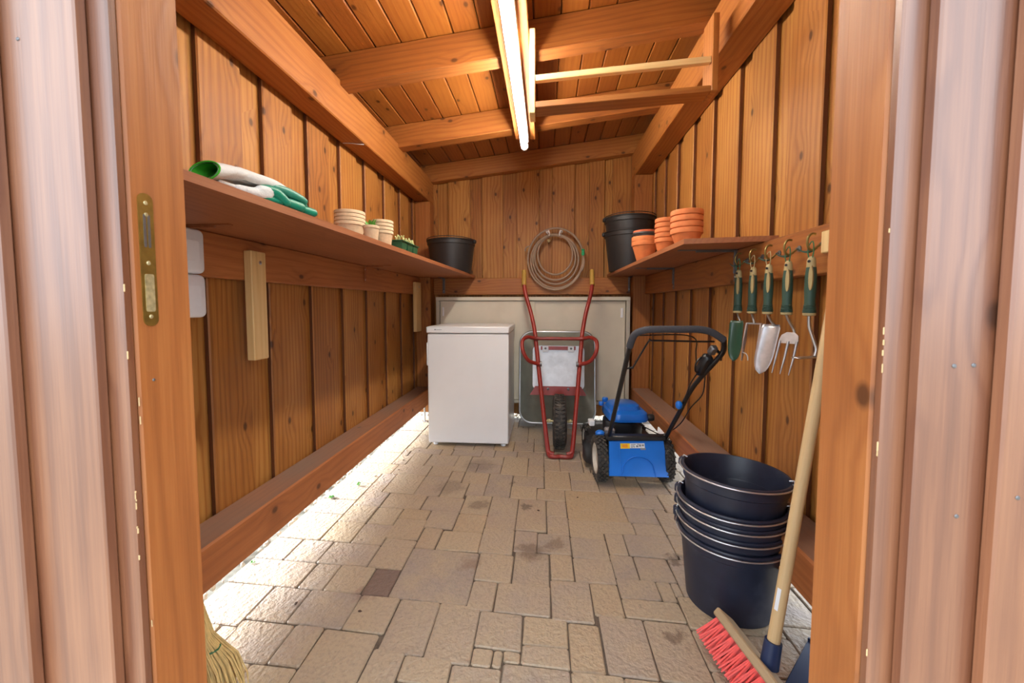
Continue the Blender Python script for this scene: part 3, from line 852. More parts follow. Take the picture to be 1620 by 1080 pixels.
# ------------------------------------------------------------------ wheelbarrow, tipped up on its nose against the cabinet
def wp(px_, z):                       # a point on the leaning frame
    return Vector((px_, 2.575 + 0.50 * z, z))
b = thing('wheelbarrow', 'red framed wheelbarrow tipped up on its nose before the beige cabinet', 'wheelbarrow', (0.1, 2.6, 0))
OFF = Vector((0.1, 2.6, 0))
def lp(pts):
    return [Vector(p) - OFF for p in pts]
TR = 0.0155
for s in (-1, 1):
    path = [wp(0.100 + s * 0.042, 0.020), wp(0.100 + s * 0.072, 0.030), wp(0.100 + s * 0.084, 0.07), wp(0.098 + s * 0.118, 0.33), wp(0.097 + s * 0.163, 0.70), wp(0.097 + s * 0.176, 0.80), wp(0.096 + s * 0.205, 0.93), wp(0.095 + s * 0.252, 1.09), wp(0.095 + s * 0.266, 1.17), wp(0.095 + s * 0.268, 1.275)]
    G().tube(lp(smoothpath(path[:9], 6) + [path[8] + (path[9] - path[8]) * 0.02]), TR, 12).build('frame_tube', 'red', b, 60)
    d = (path[9] - path[8])
    G().tube(lp([path[8] - d * .15, path[8] + d * 0.95, path[9]]), [0.019, 0.018, 0.0165], 12).build('grip', 'olive', b, 60)
    # bent tube stand
    n = Vector((0, -0.894, 0.447))
    lw = Vector((0, 0.447, 0.894))
    q0 = wp(0.097 + s * 0.163, 0.745)
    loop = [q0 + Vector((-s * 0.02, 0, 0)) + n * 0.022, q0 + Vector((s * 0.02, 0, 0)) + n * 0.03, q0 + Vector((s * 0.065, 0, 0)) + n * 0.06 - lw * 0.005, q0 + Vector((s * 0.098, 0, 0)) + n * 0.10 - lw * 0.05, q0 + Vector((s * 0.092, 0, 0)) + n * 0.11 - lw * 0.13, q0 + Vector((s * 0.055, 0, 0)) + n * 0.07 - lw * 0.185, q0 + Vector((s * 0.0, 0, 0)) + n * 0.03 - lw * 0.195, q0 + Vector((-s * 0.035, 0, 0)) + n * 0.022 - lw * 0.195]
    G().tube(lp(smoothpath(loop, 6)), 0.0135, 12).build('stand', 'red', b, 60)
    G().tube(lp([loop[-1] + lw * .0 + Vector((s * 0.008, 0, 0)), loop[-1] - Vector((s * 0.006, 0, 0))]), 0.019, 10).build('clamp', 'darkmetal', b, 40)
G().tube(lp([wp(0.097 - 0.165, 0.745) + Vector((0, -0.02, 0.01)), wp(0.097 + 0.165, 0.745) + Vector((0, -0.02, 0.01))]), 0.0125, 12).build('crossbar', 'red', b, 60)
# nose loop on the paving
g = G().tube(lp(smoothpath([wp(0.02, 0.034) + Vector((0, .01, 0)), (0.030, 2.566, 0.016), (0.064, 2.556, 0.014), (0.1, 2.562, 0.014), (0.136, 2.556, 0.014), (0.170, 2.566, 0.016), wp(0.18, 0.034) + Vector((0, .01, 0))], 6)), 0.0135, 10)
g.build('nose_bar', 'red', b, 60)
# wheel
wc = Vector((0.1, 2.775, 0.186)) - OFF
MXr = Matrix.Rotation(R(90), 3, 'Y')
g = G().lathe([(0.115, -0.032), (0.135, -0.044), (0.160, -0.045), (0.178, -0.034), (0.185, -0.012), (0.185, 0.012), (0.178, 0.034), (0.160, 0.045), (0.135, 0.044), (0.115, 0.032)], 40, wc, M=MXr, closed=True)
for k in range(44):
    a = 2 * PI * k / 44
    for s in (-1, 1):
        M = Matrix.Rotation(a, 3, 'X') @ Matrix.Rotation(s * 0.5, 3, 'Z')
        g.box(wc + Matrix.Rotation(a, 3, 'X') @ Vector((s * 0.018, 0, 0.182)), (0.028, 0.010, 0.015), M=M)
g.build('tyre', 'rubber', b, 50)
G().lathe([(0.0, -0.012), (0.03, -0.012), (0.035, -0.03), (0.116, -0.034), (0.116, 0.034), (0.035, 0.03), (0.03, 0.012), (0, 0.012)], 30, wc, M=MXr).build('wheel_rim', 'darkmetal', b, 40)
ax = G().lathe([(0.0, -0.105), (0.007, -0.105), (0.007, 0.105), (0, 0.105)], 12, wc, M=MXr)
for s in (-1, 1):
    ax.lathe([(0, -.012), (0.014, -0.012), (0.014, 0.012), (0, .012)], 6, wc + Vector((s * 0.072, 0, 0)), M=MXr)
ax.build('axle', 'brassworn', b, 40)
# tray: floor towards the camera, rim against the cabinet
def ty(z, d):
    return 3.155 + 0.10 * z - d
def rr3(x0, x1, z0, z1, r, d, n=6):
    out = []
    for cx_, cz_, a in ((x1 - r, z1 - r, 0), (x0 + r, z1 - r, 90), (x0 + r, z0 + r, 180), (x1 - r, z0 + r, 270)):
        for i in range(n + 1):
            t_ = R(a + 90 * i / n)
            x_, z_ = cx_ + r * math.cos(t_), cz_ + r * math.sin(t_)
            out.append(Vector((x_, ty(z_, d), z_)) - OFF)
    return out
rim = rr3(-0.205, 0.395, 0.055, 0.785, 0.10, 0.0)
s1 = rr3(-0.19, 0.38, 0.085, 0.765, 0.09, 0.02)
s2 = rr3(-0.10, 0.295, 0.36, 0.70, 0.04, 0.22)
s3 = rr3(-0.095, 0.29, 0.37, 0.695, 0.035, 0.226)
i3 = rr3(-0.093, 0.288, 0.372, 0.692, 0.035, 0.222)
i1 = rr3(-0.187, 0.377, 0.088, 0.762, 0.09, 0.016)
G().loft([i1, i3, s3, s2, s1, rim], cap=False).add([], []).build('tray', 'tray', b, 35)
G().add([v for v in s3], [list(range(len(s3)))]).build('tray_floor', 'trayfloor', b)
G().tube(rim, 0.0085, 8, closed=True).build('rim_wire', 'steel', b, 60)
pf = 3.155 - 0.226 - 0.012
def zq(x, z, d=0.0):
    return Vector((x, ty(z, 0.232 + d), z)) - OFF
G().add([zq(-0.035, .692, .004), zq(0.225, .692, .004), zq(0.225, .665, .004), zq(-0.035, .665, .004)] + [zq(-0.035, .692), zq(0.225, .692), zq(0.225, .665), zq(-0.035, .665)],
        [(0, 1, 2, 3), (4, 7, 6, 5), (0, 4, 5, 1), (2, 6, 7, 3), (0, 3, 7, 4), (1, 5, 6, 2)]).build('bracket', 'red', b)
for x in (0.0, 0.19):
    G().box(zq(x + .0, 0.672, .009), (0.045, 0.006, 0.04), 0.002).build('hanger_lug', 'stickerwhite', b)
    G().lathe([(0, 0), (0.009, 0), (0.009, 0.006), (0, 0.008)], 6, zq(x, 0.678, .013), M=Matrix.Rotation(R(90), 3, 'X')).build('bolt', 'darkmetal', b)
q = [(-0.075, .395), (0.265, .395), (0.305, .330), (-0.115, .330)]
G().add([zq(x, z, .005) for x, z in q] + [zq(x, z, .0) for x, z in q], [(0, 1, 2, 3), (4, 7, 6, 5), (0, 4, 5, 1), (2, 6, 7, 3), (0, 3, 7, 4), (1, 5, 6, 2)]).build('mudguard_plate', 'red', b)
for x in (0.02, 0.17):
    G().lathe([(0, 0), (0.010, 0), (0.010, 0.008), (0, 0.010)], 6, zq(x, 0.378, .006), M=Matrix.Rotation(R(90), 3, 'X')).build('bolt', 'darkmetal', b)

# ------------------------------------------------------------------ lawn mower, its back to the door
m = thing('lawn_mower', 'blue and black petrol lawn mower by the right wall', 'lawn mower', (0.507, 2.22, 0), R(4))
def tread_wheel(x, y, r, w, side):
    c_ = (x, y, r)
    g_ = G().lathe([(r * .70, -w * .42), (r * .86, -w * .5), (r * .96, -w * .44), (r * .985, -w * .25), (r * .985, w * .25), (r * .96, w * .44), (r * .86, w * .5), (r * .70, w * .42)], 36, c_, M=MXr, closed=True)
    nk = int(26 * r / .125)
    for k in range(nk):
        a_ = 2 * PI * k / nk
        for row, sh in ((-.33, 0), (-.11, .5), (.11, 0), (.33, .5)):
            aa = a_ + sh * 2 * PI / nk
            g_.box(Vector(c_) + Matrix.Rotation(aa, 3, 'X') @ Vector((row * w, 0, r * .985)), (w * .19, r * .13, 0.016), M=Matrix.Rotation(aa, 3, 'X') @ Matrix.Rotation(.5 if row > 0 else -.5, 3, 'Z'))
    t_ = g_.build('tyre', 'rubber', m, 50)
    G().lathe([(0.0, -w * .2), (r * .2, -w * .25), (r * .25, -w * .1), (r * .5, -w * .1), (r * .62, -w * .40), (r * .72, -w * .40), (r * .72, w * .40), (r * .62, w * .40), (r * .5, w * .1), (r * .25, w * .1), (r * .2, w * .32), (0, w * .34)], 30, c_, M=MXr).build('hub', 'rim', t_, 35)
tread_wheel(-0.190, 0.075, 0.122, 0.060, -1)
tread_wheel(0.178, 0.075, 0.122, 0.055, 1)
tread_wheel(-0.185, 0.52, 0.090, 0.045, -1)
tread_wheel(0.182, 0.52, 0.090, 0.045, 1)
# deck
def dring(z, gx, y0, y1, r):
    out = []
    for cx_, cy_, a in ((gx - r, y1 - r, 0), (-gx + r, y1 - r, 90), (-gx + r, y0 + r, 180), (gx - r, y0 + r, 270)):
        for i in range(6):
            t_ = R(a + 90 * i / 5)
            out.append((cx_ + r * math.cos(t_), cy_ + r * math.sin(t_), z))
    return out
G().loft([dring(.055, .215, .10, .62, .16), dring(.13, .215, .10, .62, .16), dring(.165, .195, .11, .60, .15), dring(.185, .13, .17, .52, .11)]).build('deck', 'black', m, 35)
G().lathe([(0.0, .04), (0.10, .04), (0.105, .06), (0.105, .15), (0.085, .175), (0, .18)], 28, (-0.15, 0.26, 0)).build('discharge_guard', 'black', m, 40)
# rear flap
q = [(-0.152, .0, .245), (0.148, .0, .248), (0.165, -.045, .062), (-0.160, -.045, .068)]
th_ = Vector((0, 0.012, 0.003))
flap = G().add([Vector(v) for v in q] + [Vector(v) + th_ for v in q], [(0, 1, 2, 3), (4, 7, 6, 5), (0, 4, 5, 1), (2, 6, 7, 3), (0, 3, 7, 4), (1, 5, 6, 2)]).build('rear_flap', 'blue', m)
fn = (Vector(q[1]) - Vector(q[0])).cross(Vector(q[3]) - Vector(q[0])).normalized()
if fn.y > 0:
    fn = -fn
fu = (Vector(q[1]) - Vector(q[0])).normalized()
fv = fn.cross(fu)
if fv.z < 0:
    fv = -fv
fo = (Vector(q[2]) + Vector(q[3])) / 2
def fp(u_, v_, d_=0.0):
    return fo + fu * u_ + fv * v_ + fn * d_
rib = [fp(0.085 * math.cos(a_) * (1.0), 0.03 + 0.075 * math.sin(a_) if math.sin(a_) > 0 else 0.03, 0.0015) for a_ in [PI * i / 16 for i in range(17)]]
rib = [fp(-0.092, 0.004, .001)] + list(reversed(rib)) + [fp(0.092, 0.004, .001)]
G().tube(smoothpath(rib, 2), 0.0035, 6).build('moulded_arch', 'blue', flap, 60)
G().tube([fp(-0.094, .176, -.001), fp(-0.098, .004, -.001)], 0.003, 6).build('moulded_crease', 'blue', flap, 60)
def stick(u0, u1, v0, v1, d_, mat, nm):
    M_ = Matrix((fu, fv, fn)).transposed()
    G().box(fp((u0 + u1) / 2, (v0 + v1) / 2, d_), (u1 - u0, v1 - v0, 0.001), M=M_).build(nm, mat, flap)
stick(-0.092, -0.040, .148, .176, .0012, 'yellow', 'warning_sticker')
stick(-0.082, -0.052, .153, .171, .0018, 'orange', 'warning_print')
stick(-0.040, 0.042, .150, .176, .0012, 'stickerwhite', 'pictogram_sticker')
stick(0.018, 0.046, .141, .151, .0014, 'stickergrey', 'pictogram_sticker')
for k, (u0, v0, w_, h_) in enumerate([(-.034, .168, .026, .004), (-.034, .160, .020, .004), (-.034, .153, .010, .004), (-.006, .155, .012, .010), (.010, .158, .012, .012), (.026, .160, .012, .010), (.000, .169, .010, .004), (-.020, .154, .008, .004)]):
    stick(u0, u0 + w_, v0, v0 + h_, .0019, 'stickergrey', 'pictogram')
G().box((-0.003, 0.02, .262), (0.33, 0.05, 0.028), 0.006).build('rear_shroud', 'black', m, 40)
# engine
G().lathe([(0.0, .18), (0.115, .18), (0.12, .20), (0.12, .285), (0.0, .285)], 32, (0.0, 0.31, 0)).build('engine_block', 'black', m, 35)
G().loft([dring(.30, .118, .17, .47, .06), dring(.318, .121, .167, .473, .06), dring(.345, .115, .175, .465, .06), dring(.362, .096, .20, .44, .05)]).build('engine_cover', 'bluepaint', m, 35, Matrix.Translation((.014, 0, 0)))
G().loft([dring(.36, .095, .21, .40, .05), dring(.385, .090, .215, .395, .05), dring(.395, .07, .235, .375, .04)]).build('starter_housing', 'bluepaint', m, 35)
G().box((-.105, .20, .235), (0.06, .05, .05), 0.008).build('carburettor', 'alu', m, 35)
for k in range(4):
    G().box((-.105, .172, .218 + k * .011), (0.05, .008, .005), 0.001).build('cooling_fin', 'alu', m)
G().lathe([(0, -.02), (0.018, -.02), (0.022, -.01), (0.022, .01), (0.018, .02), (0, .02)], 18, (.150, .23, .315), M=MXr).build('fuel_cap', 'black', m, 40)
G().lathe([(0, 0), (0.016, 0), (0.020, .008), (0.020, .024), (0.014, .03), (0, .03)], 14, (-.085, .42, .366)).build('fuel_knob', 'bluepaint', m, 40)
G().lathe([(0, 0), (0.013, 0), (0.017, .006), (0.017, .020), (0.012, .026), (0, .026)], 14, (-.118, .38, .352)).build('fuel_knob', 'bluepaint', m, 40)
G().lathe([(0, 0), (0.012, 0), (0.026, .012), (0.028, .03), (0.016, .04), (0, .04)], 14, (-.17, .16, .215)).build('height_knob', 'blue', m, 40)
G().box((-.19, .33, .255), (0.035, .06, .035), 0.005).build('heat_shield', 'whiteplastic', m, 35)
G().add([(.155, .12, .262), (.20, .04, .20), (.20, .04, .235), (.165, .14, .285), (.162, .12, .262), (.207, .04, .20), (.207, .04, .235), (.172, .14, .285)], [(0, 1, 2, 3), (4, 7, 6, 5), (0, 4, 5, 1), (1, 5, 6, 2), (2, 6, 7, 3), (3, 7, 4, 0)]).build('side_label', 'stickerwhite', m)
# handlebar: runs up and back towards the door
LA, LB = Vector((-0.150, .03, .245)), Vector((-0.163, -.42, .83))
RA, RB = Vector((0.165, .03, .245)), Vector((0.205, -.42, .815))
lt = LA + (LB - LA) * 0.80
rt_ = RA + (RB - RA) * 0.62
G().tube(smoothpath([LA + Vector((0, .03, -.05)), LA, LA + (LB - LA) * .4, lt, LB], 5), 0.0115, 12).build('handle_tube', 'blacktube', m, 60)
rb2 = Vector((0.235, -.45, .80))
G().tube(smoothpath([RA + Vector((0, .03, -.05)), RA, RA + (RB - RA) * .35, rt_, Vector((0.214, -.40, .74)), Vector((0.232, -.445, .80)), Vector((0.218, -.475, .855))], 6), 0.0115, 12).build('handle_tube', 'blacktube', m, 60)
grip = smoothpath([LB - Vector((0, -.012, .015)), Vector((-0.152, -.445, .872)), Vector((-0.115, -.468, .893)), Vector((-0.06, -.475, .897)), Vector((0.05, -.475, .897)), Vector((0.11, -.475, .897)), Vector((0.165, -.475, .885)), Vector((0.218, -.475, .852))], 6)
G().tube(grip, 0.0155, 12).build('foam_grip', 'foam', m, 60)
G().tube(smoothpath([lt + (LB - LA) * -.02, lt + Vector((0.032, -.01, 0)), lt + Vector((0.036, -.012, 0.004)), Vector((-0.085, -.425, .84)), Vector((-0.065, -.43, .845)), Vector((0.1, -.435, .842)), Vector((0.195, -.44, .842))], 5), 0.0042, 8).build('brake_bail', 'blacktube', m, 60)
G().tube(smoothpath([Vector((-0.13, -.44, .868)), Vector((0.0, -.44, .872)), Vector((0.08, -.43, .868)), Vector((0.13, -.41, .845)), Vector((0.148, -.37, .79)), Vector((0.165, -.34, .73))], 5), 0.003, 6).build('bowden_cable', 'blacktube', m, 60)
cdir = (RB - RA).normalized()
def along(t_, off=(0, 0, 0)):
    return RA + (RB - RA) * t_ + Vector(off)
M_ = Matrix((Vector((1, 0, 0)), cdir.cross(Vector((1, 0, 0))).normalized(), cdir)).transposed()
G().box(along(.84, (-.008, -.01, .005)), (.042, .045, .12), 0.010, M=M_).build('throttle_housing', 'black', m, 40)
G().box(along(.96, (-.006, -.02, .01)), (.030, .03, .045), 0.006, M=M_).build('throttle_lever', 'darkmetal', m, 40)
G().tube(smoothpath([along(.98, (.01, -.012, 0)), along(.96, (.035, -.012, -.012)), along(.93, (.042, -.012, -.02))], 4), .006, 8).build('pull_lever', 'black', m, 50)
G().tube(smoothpath([along(.86, (-.03, -.02, .03)), along(.84, (-.052, -.03, .015)), along(.80, (-.045, -.03, .0)), along(.78, (-.02, -.02, .0))], 5), .004, 8).build('throttle_cable', 'blacktube', m, 60)
G().tube(smoothpath([along(.78, (.015, -.01, -.01)), along(.62, (.05, 0, -.03)), along(.45, (.035, 0, -.02)), along(.22, (.03, 0, -.01)), along(.05, (-.01, .03, 0)), Vector((.12, .12, .27)), Vector((.08, .2, .28))], 6), .0032, 8).build('throttle_cable', 'blacktube', m, 60)
G().tube(smoothpath([along(.80, (-.02, -.015, 0)), along(.66, (-.028, -.015, 0)), along(.48, (-.012, -.015, 0))], 5), .003, 8).build('stop_cable', 'blacktube', m, 60)
G().lathe([(0, 0), (0.010, 0), (0.020, .008), (0.022, .020), (0.016, .028), (0, .030)], 14, along(.44, (-.012, -.012, .0)), M=Matrix.Rotation(R(-90), 3, 'Y')).build('handle_knob', 'blue', m, 40)
# ------------------------------------------------------------------ shelves
def bracket(name, parent, foot, arm_dir, arm, leg, w=0.022, mat='darkmetal'):
    """steel angle bracket: foot is the inner corner, arm runs along arm_dir under a shelf, leg runs down"""
    a = Vector(arm_dir).normalized()
    s_ = a.cross(Vector((0, 0, 1)))
    M_ = Matrix((a, s_, Vector((0, 0, 1)))).transposed()
    g_ = G()
    g_.box(Vector(foot) + a * arm / 2 + Vector((0, 0, -.0015)), (arm, w, .003), 0, M_)
    g_.box(Vector(foot) + a * .0015 + Vector((0, 0, -leg / 2)), (.003, w, leg), 0, M_)
    g_.box(Vector(foot) + a * (arm * .35) + Vector((0, 0, -.006)), (arm * .7, w * .3, .009), 0.002, M_)
    g_.box(Vector(foot) + a * .006 + Vector((0, 0, -leg * .4)), (.009, w * .3, leg * .7), 0.002, M_)
    o_ = g_.build(name, mat, parent)
    for t_ in (.25, .85):
        G().lathe([(0, 0), (.0045, 0), (.003, .002), (0, .0025)], 10, Vector(foot) + a * .003 + Vector((0, 0, -leg * t_)), M=Vector((0, 0, 1)).rotation_difference(a).to_matrix()).build('screw', 'steel', o_, 40)
    return o_

sl = thing('wall_shelf', 'long brown wall shelf on the left, carrying gloves and fibre pots', 'shelf', (0, 0, 1.235))
poly = [(-0.682, 0.60), (-0.612, 3.444), (-0.982, 3.444), (-0.982, 3.352), (-1.112, 3.352), (-1.112, 0.60)]
g = G().prism(poly, 0.02, c=(0, 0, 0.0105))
grain_build(g, 'shelf_board', 'shelf', sl, (0, 1, 0))
bracket('bracket', sl, (-0.89, 3.446, 0), (0, -1, 0), 0.16, 0.13)
for y in (1.10, 2.3):
    bracket('bracket', sl, (-1.072, y, 0), (1, 0, 0), 0.16, 0.10, 0.016, 'shelf')
sr = thing('corner_shelf', 'short brown wall shelf on the right, carrying buckets and clay pots', 'shelf', (0, 0, 1.224))
poly = [(0.535, 1.618), (0.516, 3.444), (0.712, 3.444), (0.712, 3.352), (0.857, 3.352), (0.857, 1.565)]
g = G().prism(poly, 0.02, c=(0, 0, 0.0235))
grain_build(g, 'shelf_board', 'shelf', sr, (0, 1, 0))
bracket('bracket', sr, (0.810, 1.79, 0.0125), (-1, 0, 0), 0.24, 0.135)
bracket('bracket', sr, (0.810, 2.62, 0.0125), (-1, 0, 0), 0.24, 0.135)
bracket('bracket', sr, (0.700, 3.447, 0.0125), (0, -1, 0), 0.16, 0.12, 0.014)
SLZ, SRZ = 1.2558, 1.2578

# pale battens screwed to the left rail
for lab, (y0, y1, z0, z1, sz_) in (('long raw pine batten on the left rail nearest the door', (1.345, 1.420, 0.80, 1.195, 1.155)), ('raw pine batten on the left rail beside the fridge', (3.165, 3.285, 0.782, 1.188, 1.15))):
    q = thing('wooden_batten', lab, 'batten', (-1.0745, (y0 + y1) / 2, z0))
    plank('strip', (0.0155, 0, 0), (0.0155, 0, z1 - z0), y1 - y0, 0.030, (0, 1, 0), 'pale', q, 0.003)
    G().lathe([(0, 0), (0.0075, 0), (0.006, .0012), (0, .0014)], 14, (0.0305, 0.008, sz_ - z0), M=MX.to_3x3() if False else Matrix.Rotation(R(90), 3, 'Y')).build('screw', 'steel', q, 40)
q = thing('wooden_offcut', 'small raw pine block on the right rail by the jamb', 'batten', (0.8095, 1.222, 1.15))
plank('strip', (-0.008, 0, 0), (-0.008, 0, 0.062), 0.030, 0.016, (0, 1, 0), 'pale', q, 0.002)

# white switch boxes
for lab, z0, z1, xb in (('upper white plastic switch box on the left wall', 1.094, 1.226, -1.0745), ('lower white plastic switch box on the left wall', 0.963, 1.091, -1.1145)):
    q = thing('switch_box', lab, 'switch', (xb, 1.10, z0))
    dp = -1.035 - xb
    Mq = Matrix(((0, 0, 1), (1, 0, 0), (0, 1, 0)))
    rings = []
    for ins, d_ in ((0, 0), (0, dp - .008), (.002, dp - .003), (.007, dp)):
        rings.append([Mq @ Vector((p_[0], p_[1], 0)) + Vector((d_, 0, (z1 - z0) / 2)) for p_ in rrect(0.085 - 2 * ins, z1 - z0 - 2 * ins, 0.018 - ins, 5)])
    G().loft(rings).build('housing', 'whiteplastic', q, 40)
    G().prism(rrect(0.045, 0.06, 0.006), 0.004, Mq, (dp + 0.001, -.004, (z1 - z0) / 2)).build('rocker', 'whiteplastic', q)
# thin white cable clipped under the left purlin
q = thing('cable', 'thin white cable strapped under the left purlin', 'cable', (0, 0, 0))
G().tube(smoothpath([(-1.10, 2.13, 1.877), (-1.06, 2.135, 1.8765), (-1.02, 2.15, 1.8765), (-0.995, 2.16, 1.877)], 5), 0.0022, 6).build('strap', 'whiteplastic', q, 60)

# ------------------------------------------------------------------ pots
def pot_mesh(name, rr_, br, h_, rim_h, wall, mat, lip=0.004, seg=40):
    b_in = br - wall
    prof = [(0, 0.0), (br, 0.0), (br + (rr_ - lip - br) * .96, h_ - rim_h), (rr_, h_ - rim_h + .001), (rr_, h_ - .002), (rr_ - .0015, h_), (rr_ - wall - lip * .3, h_), (rr_ - wall - lip, h_ - .003), (b_in, wall), (0, wall)]
    return G().lathe(prof, seg).mesh(name, mat, 38)
ORD = ['bottom', 'second lowest', 'third lowest', 'fourth lowest', 'fifth lowest']
def stack(name, n, x, y, z, me_list, step, where, cat, group):
    for i in range(n):
        which = ORD[i] if i < n - 1 else 'topmost'
        o_ = link(name, me_list[i] if isinstance(me_list, list) else me_list, M=Matrix.Translation((x + random.uniform(-.0006, .0006), y + random.uniform(-.0006, .0006), z + i * step)) @ Matrix.Rotation(random.uniform(0, 6), 4, 'Z'))
        tag(o_, where % which, cat, group)
# fibre pots on the left shelf
pm = pot_mesh('fibre_pot', 0.063, 0.043, 0.094, 0.014, 0.0032, 'peat', .003)
stack('fibre_pot', 4, -0.835, 1.66, SLZ, pm, 0.0155, '%s fibre pot in the stack of wide pots nearest the gloves', 'plant pot', 'wide fibre pots on the left shelf')
pm2 = pot_mesh('fibre_pot', 0.0335, 0.025, 0.072, 0.012, 0.0028, 'peat', .0022)
o = link('fibre_pot', pm2, M=Matrix.Translation((-0.724, 1.62, SLZ)))
tag(o, 'single small fibre pot between the two fibre pot stacks', 'plant pot')
pm3 = pot_mesh('fibre_pot', 0.050, 0.036, 0.082, 0.013, 0.003, 'peat', .003)
stack('fibre_pot', 4, -0.752, 1.80, SLZ, pm3, 0.0158, '%s fibre pot in the stack beside the green seed tray', 'plant pot', 'fibre pots beside the seed tray')
q = thing('seedling', 'small green seedling sprig behind the single fibre pot', 'plant', (-0.775, 1.722, SLZ))
G().lathe([(0, 0), (.022, 0), (.028, .05), (.026, .05), (.02, .004), (0, .004)], 16).build('pot', 'greenpot', q, 40)
for k in range(12):
    a = k * 2.4
    r_ = random.uniform(.02, .045)
    tip = Vector((r_ * math.cos(a), r_ * math.sin(a), random.uniform(.085, .135)))
    n_ = Vector((-math.sin(a), math.cos(a), 0)) * .007
    mid = tip * .75 + Vector((0, 0, .02))
    G().add([Vector((0, 0, .05)), mid + n_, tip, mid - n_, mid + Vector((0, 0, -.003))], [(0, 1, 4), (1, 2, 4), (2, 3, 4), (3, 0, 4), (0, 3, 2, 1)]).build('leaf', 'leaf', q)
# green seed tray
q = thing('seed_tray', 'dark green ribbed seed tray of pale sprouts on the left shelf', 'seed tray', (-0.748, 2.092, SLZ))
TW, TL, TH = 0.062, 0.262, 0.072
for k in range(3):
    y0 = -TL / 2 + k * TL / 3 + .004
    y1 = y0 + TL / 3 - .008
    def ring_(ins, z_):
        return [(-TW / 2 + ins, y0 + ins, z_), (TW / 2 - ins, y0 + ins, z_), (TW / 2 - ins, y1 - ins, z_), (-TW / 2 + ins, y1 - ins, z_)]
    G().loft([ring_(.010, 0), ring_(.002, TH - .006), ring_(-.003, TH - .005), ring_(-.003, TH), ring_(.004, TH), ring_(.008, TH - .012)], cap=True).build('cell_pot', 'greenpot', q)
    G().box((0, (y0 + y1) / 2, TH - .0105), (TW - .017, y1 - y0 - .017, .004)).build('soil', 'soil', q)
    for j in range(9):
        x_, y_ = random.uniform(-.022, .022), random.uniform(y0 + .012, y1 - .012)
        h_ = random.uniform(.022, .046)
        G().tube([(x_, y_, TH - .012), (x_ + random.uniform(-.004, .004), y_, TH - .012 + h_ * .7), (x_ + random.uniform(-.006, .006), y_ + random.uniform(-.006, .006), TH - .012 + h_)], [.0016, .002, .004], 6).build('sprout', 'sprout', q, 60)

# ------------------------------------------------------------------ buckets
def bucket(name, label, loc, rr_, br, h_, mat, lug=150, bail=True, tilt=None, group=None, seg=56, bail_drop=0.0):
    M_ = Matrix.Translation(loc)
    if tilt is not None:
        M_ = M_ @ tilt
    b_ = thing(name, label, 'bucket', group=group, M=M_)
    w_ = .003
    k_ = (rr_ - br) / h_
    prof = [(0, 0.004), (br * .93, 0.004), (br * .95, 0.0), (br, 0.002), (br + k_ * (h_ - .042), h_ - .042), (rr_ + .001, h_ - .038), (rr_ + .003, h_ - .012), (rr_ + .008, h_ - .010), (rr_ + .009, h_ - .004), (rr_ + .006, h_), (rr_, h_), (rr_ - .002, h_ - .004), (br - w_, 0.010), (0, 0.010)]
    G().lathe(prof, seg).build('body', mat, b_, 38)
    for s_ in (0, 180):
        a_ = R(lug + s_)
        d_ = Vector((math.cos(a_), math.sin(a_), 0))
        G().box(d_ * (rr_ + .010) + Vector((0, 0, h_ - .012)), (.022, .034, .030), .006, Matrix.Rotation(a_, 3, 'Z')).build('lug', mat, b_, 40)
    if bail:
        p_ = []
        for i in range(33):
            t_ = i / 32
            a_ = R(lug + 180 * t_)
            sg = math.sin(PI * t_)
            r_ = rr_ + .0125 + .003 * sg
            p_.append((r_ * math.cos(a_), r_ * math.sin(a_), h_ - .004 - bail_drop * sg))
        e0 = Vector((math.cos(R(lug)), math.sin(R(lug)), 0))
        p_ = [e0 * (rr_ - .006) + Vector((0, 0, h_ + .006)), e0 * (rr_ + .006) + Vector((0, 0, h_ + .010))] + [Vector(v_) for v_ in p_] + [-e0 * (rr_ + .006) + Vector((0, 0, h_ + .010)), -e0 * (rr_ - .006) + Vector((0, 0, h_ + .006))]
        G().tube(p_, .0026, 8).build('bail', 'wire', b_, 60)
    return b_
b1 = bucket('bucket', 'single black bucket standing on the end of the left shelf', (-0.765, 3.215, SLZ), 0.190, 0.158, 0.262, 'shelfbucket', lug=170, bail=False)
G().tube(arc((0, 0, .262), .196, 0, 180, 24, (math.cos(R(170)), math.sin(R(170)), 0), (-math.sin(R(170)), math.cos(R(170)), 0.06)), .003, 8).build('bail', 'black', b1, 60)
bucket('bucket', 'lower of the two nested black buckets on the right shelf', (0.640, 3.165, SRZ), 0.186, 0.150, 0.300, 'shelfbucket', lug=175, bail=False, group='nested black buckets on the right shelf')
b2 = bucket('bucket', 'upper of the two nested black buckets on the right shelf', (0.640, 3.165, SRZ + 0.105), 0.186, 0.150, 0.300, 'shelfbucket', lug=185, bail=False, group='nested black buckets on the right shelf')
G().tube(arc((0, 0, .302), .194, 0, 180, 24, (math.cos(R(185)), math.sin(R(185)), 0), (-math.sin(R(185)), math.cos(R(185)), 0.05)), .003, 8).build('bail', 'black', b2, 60)

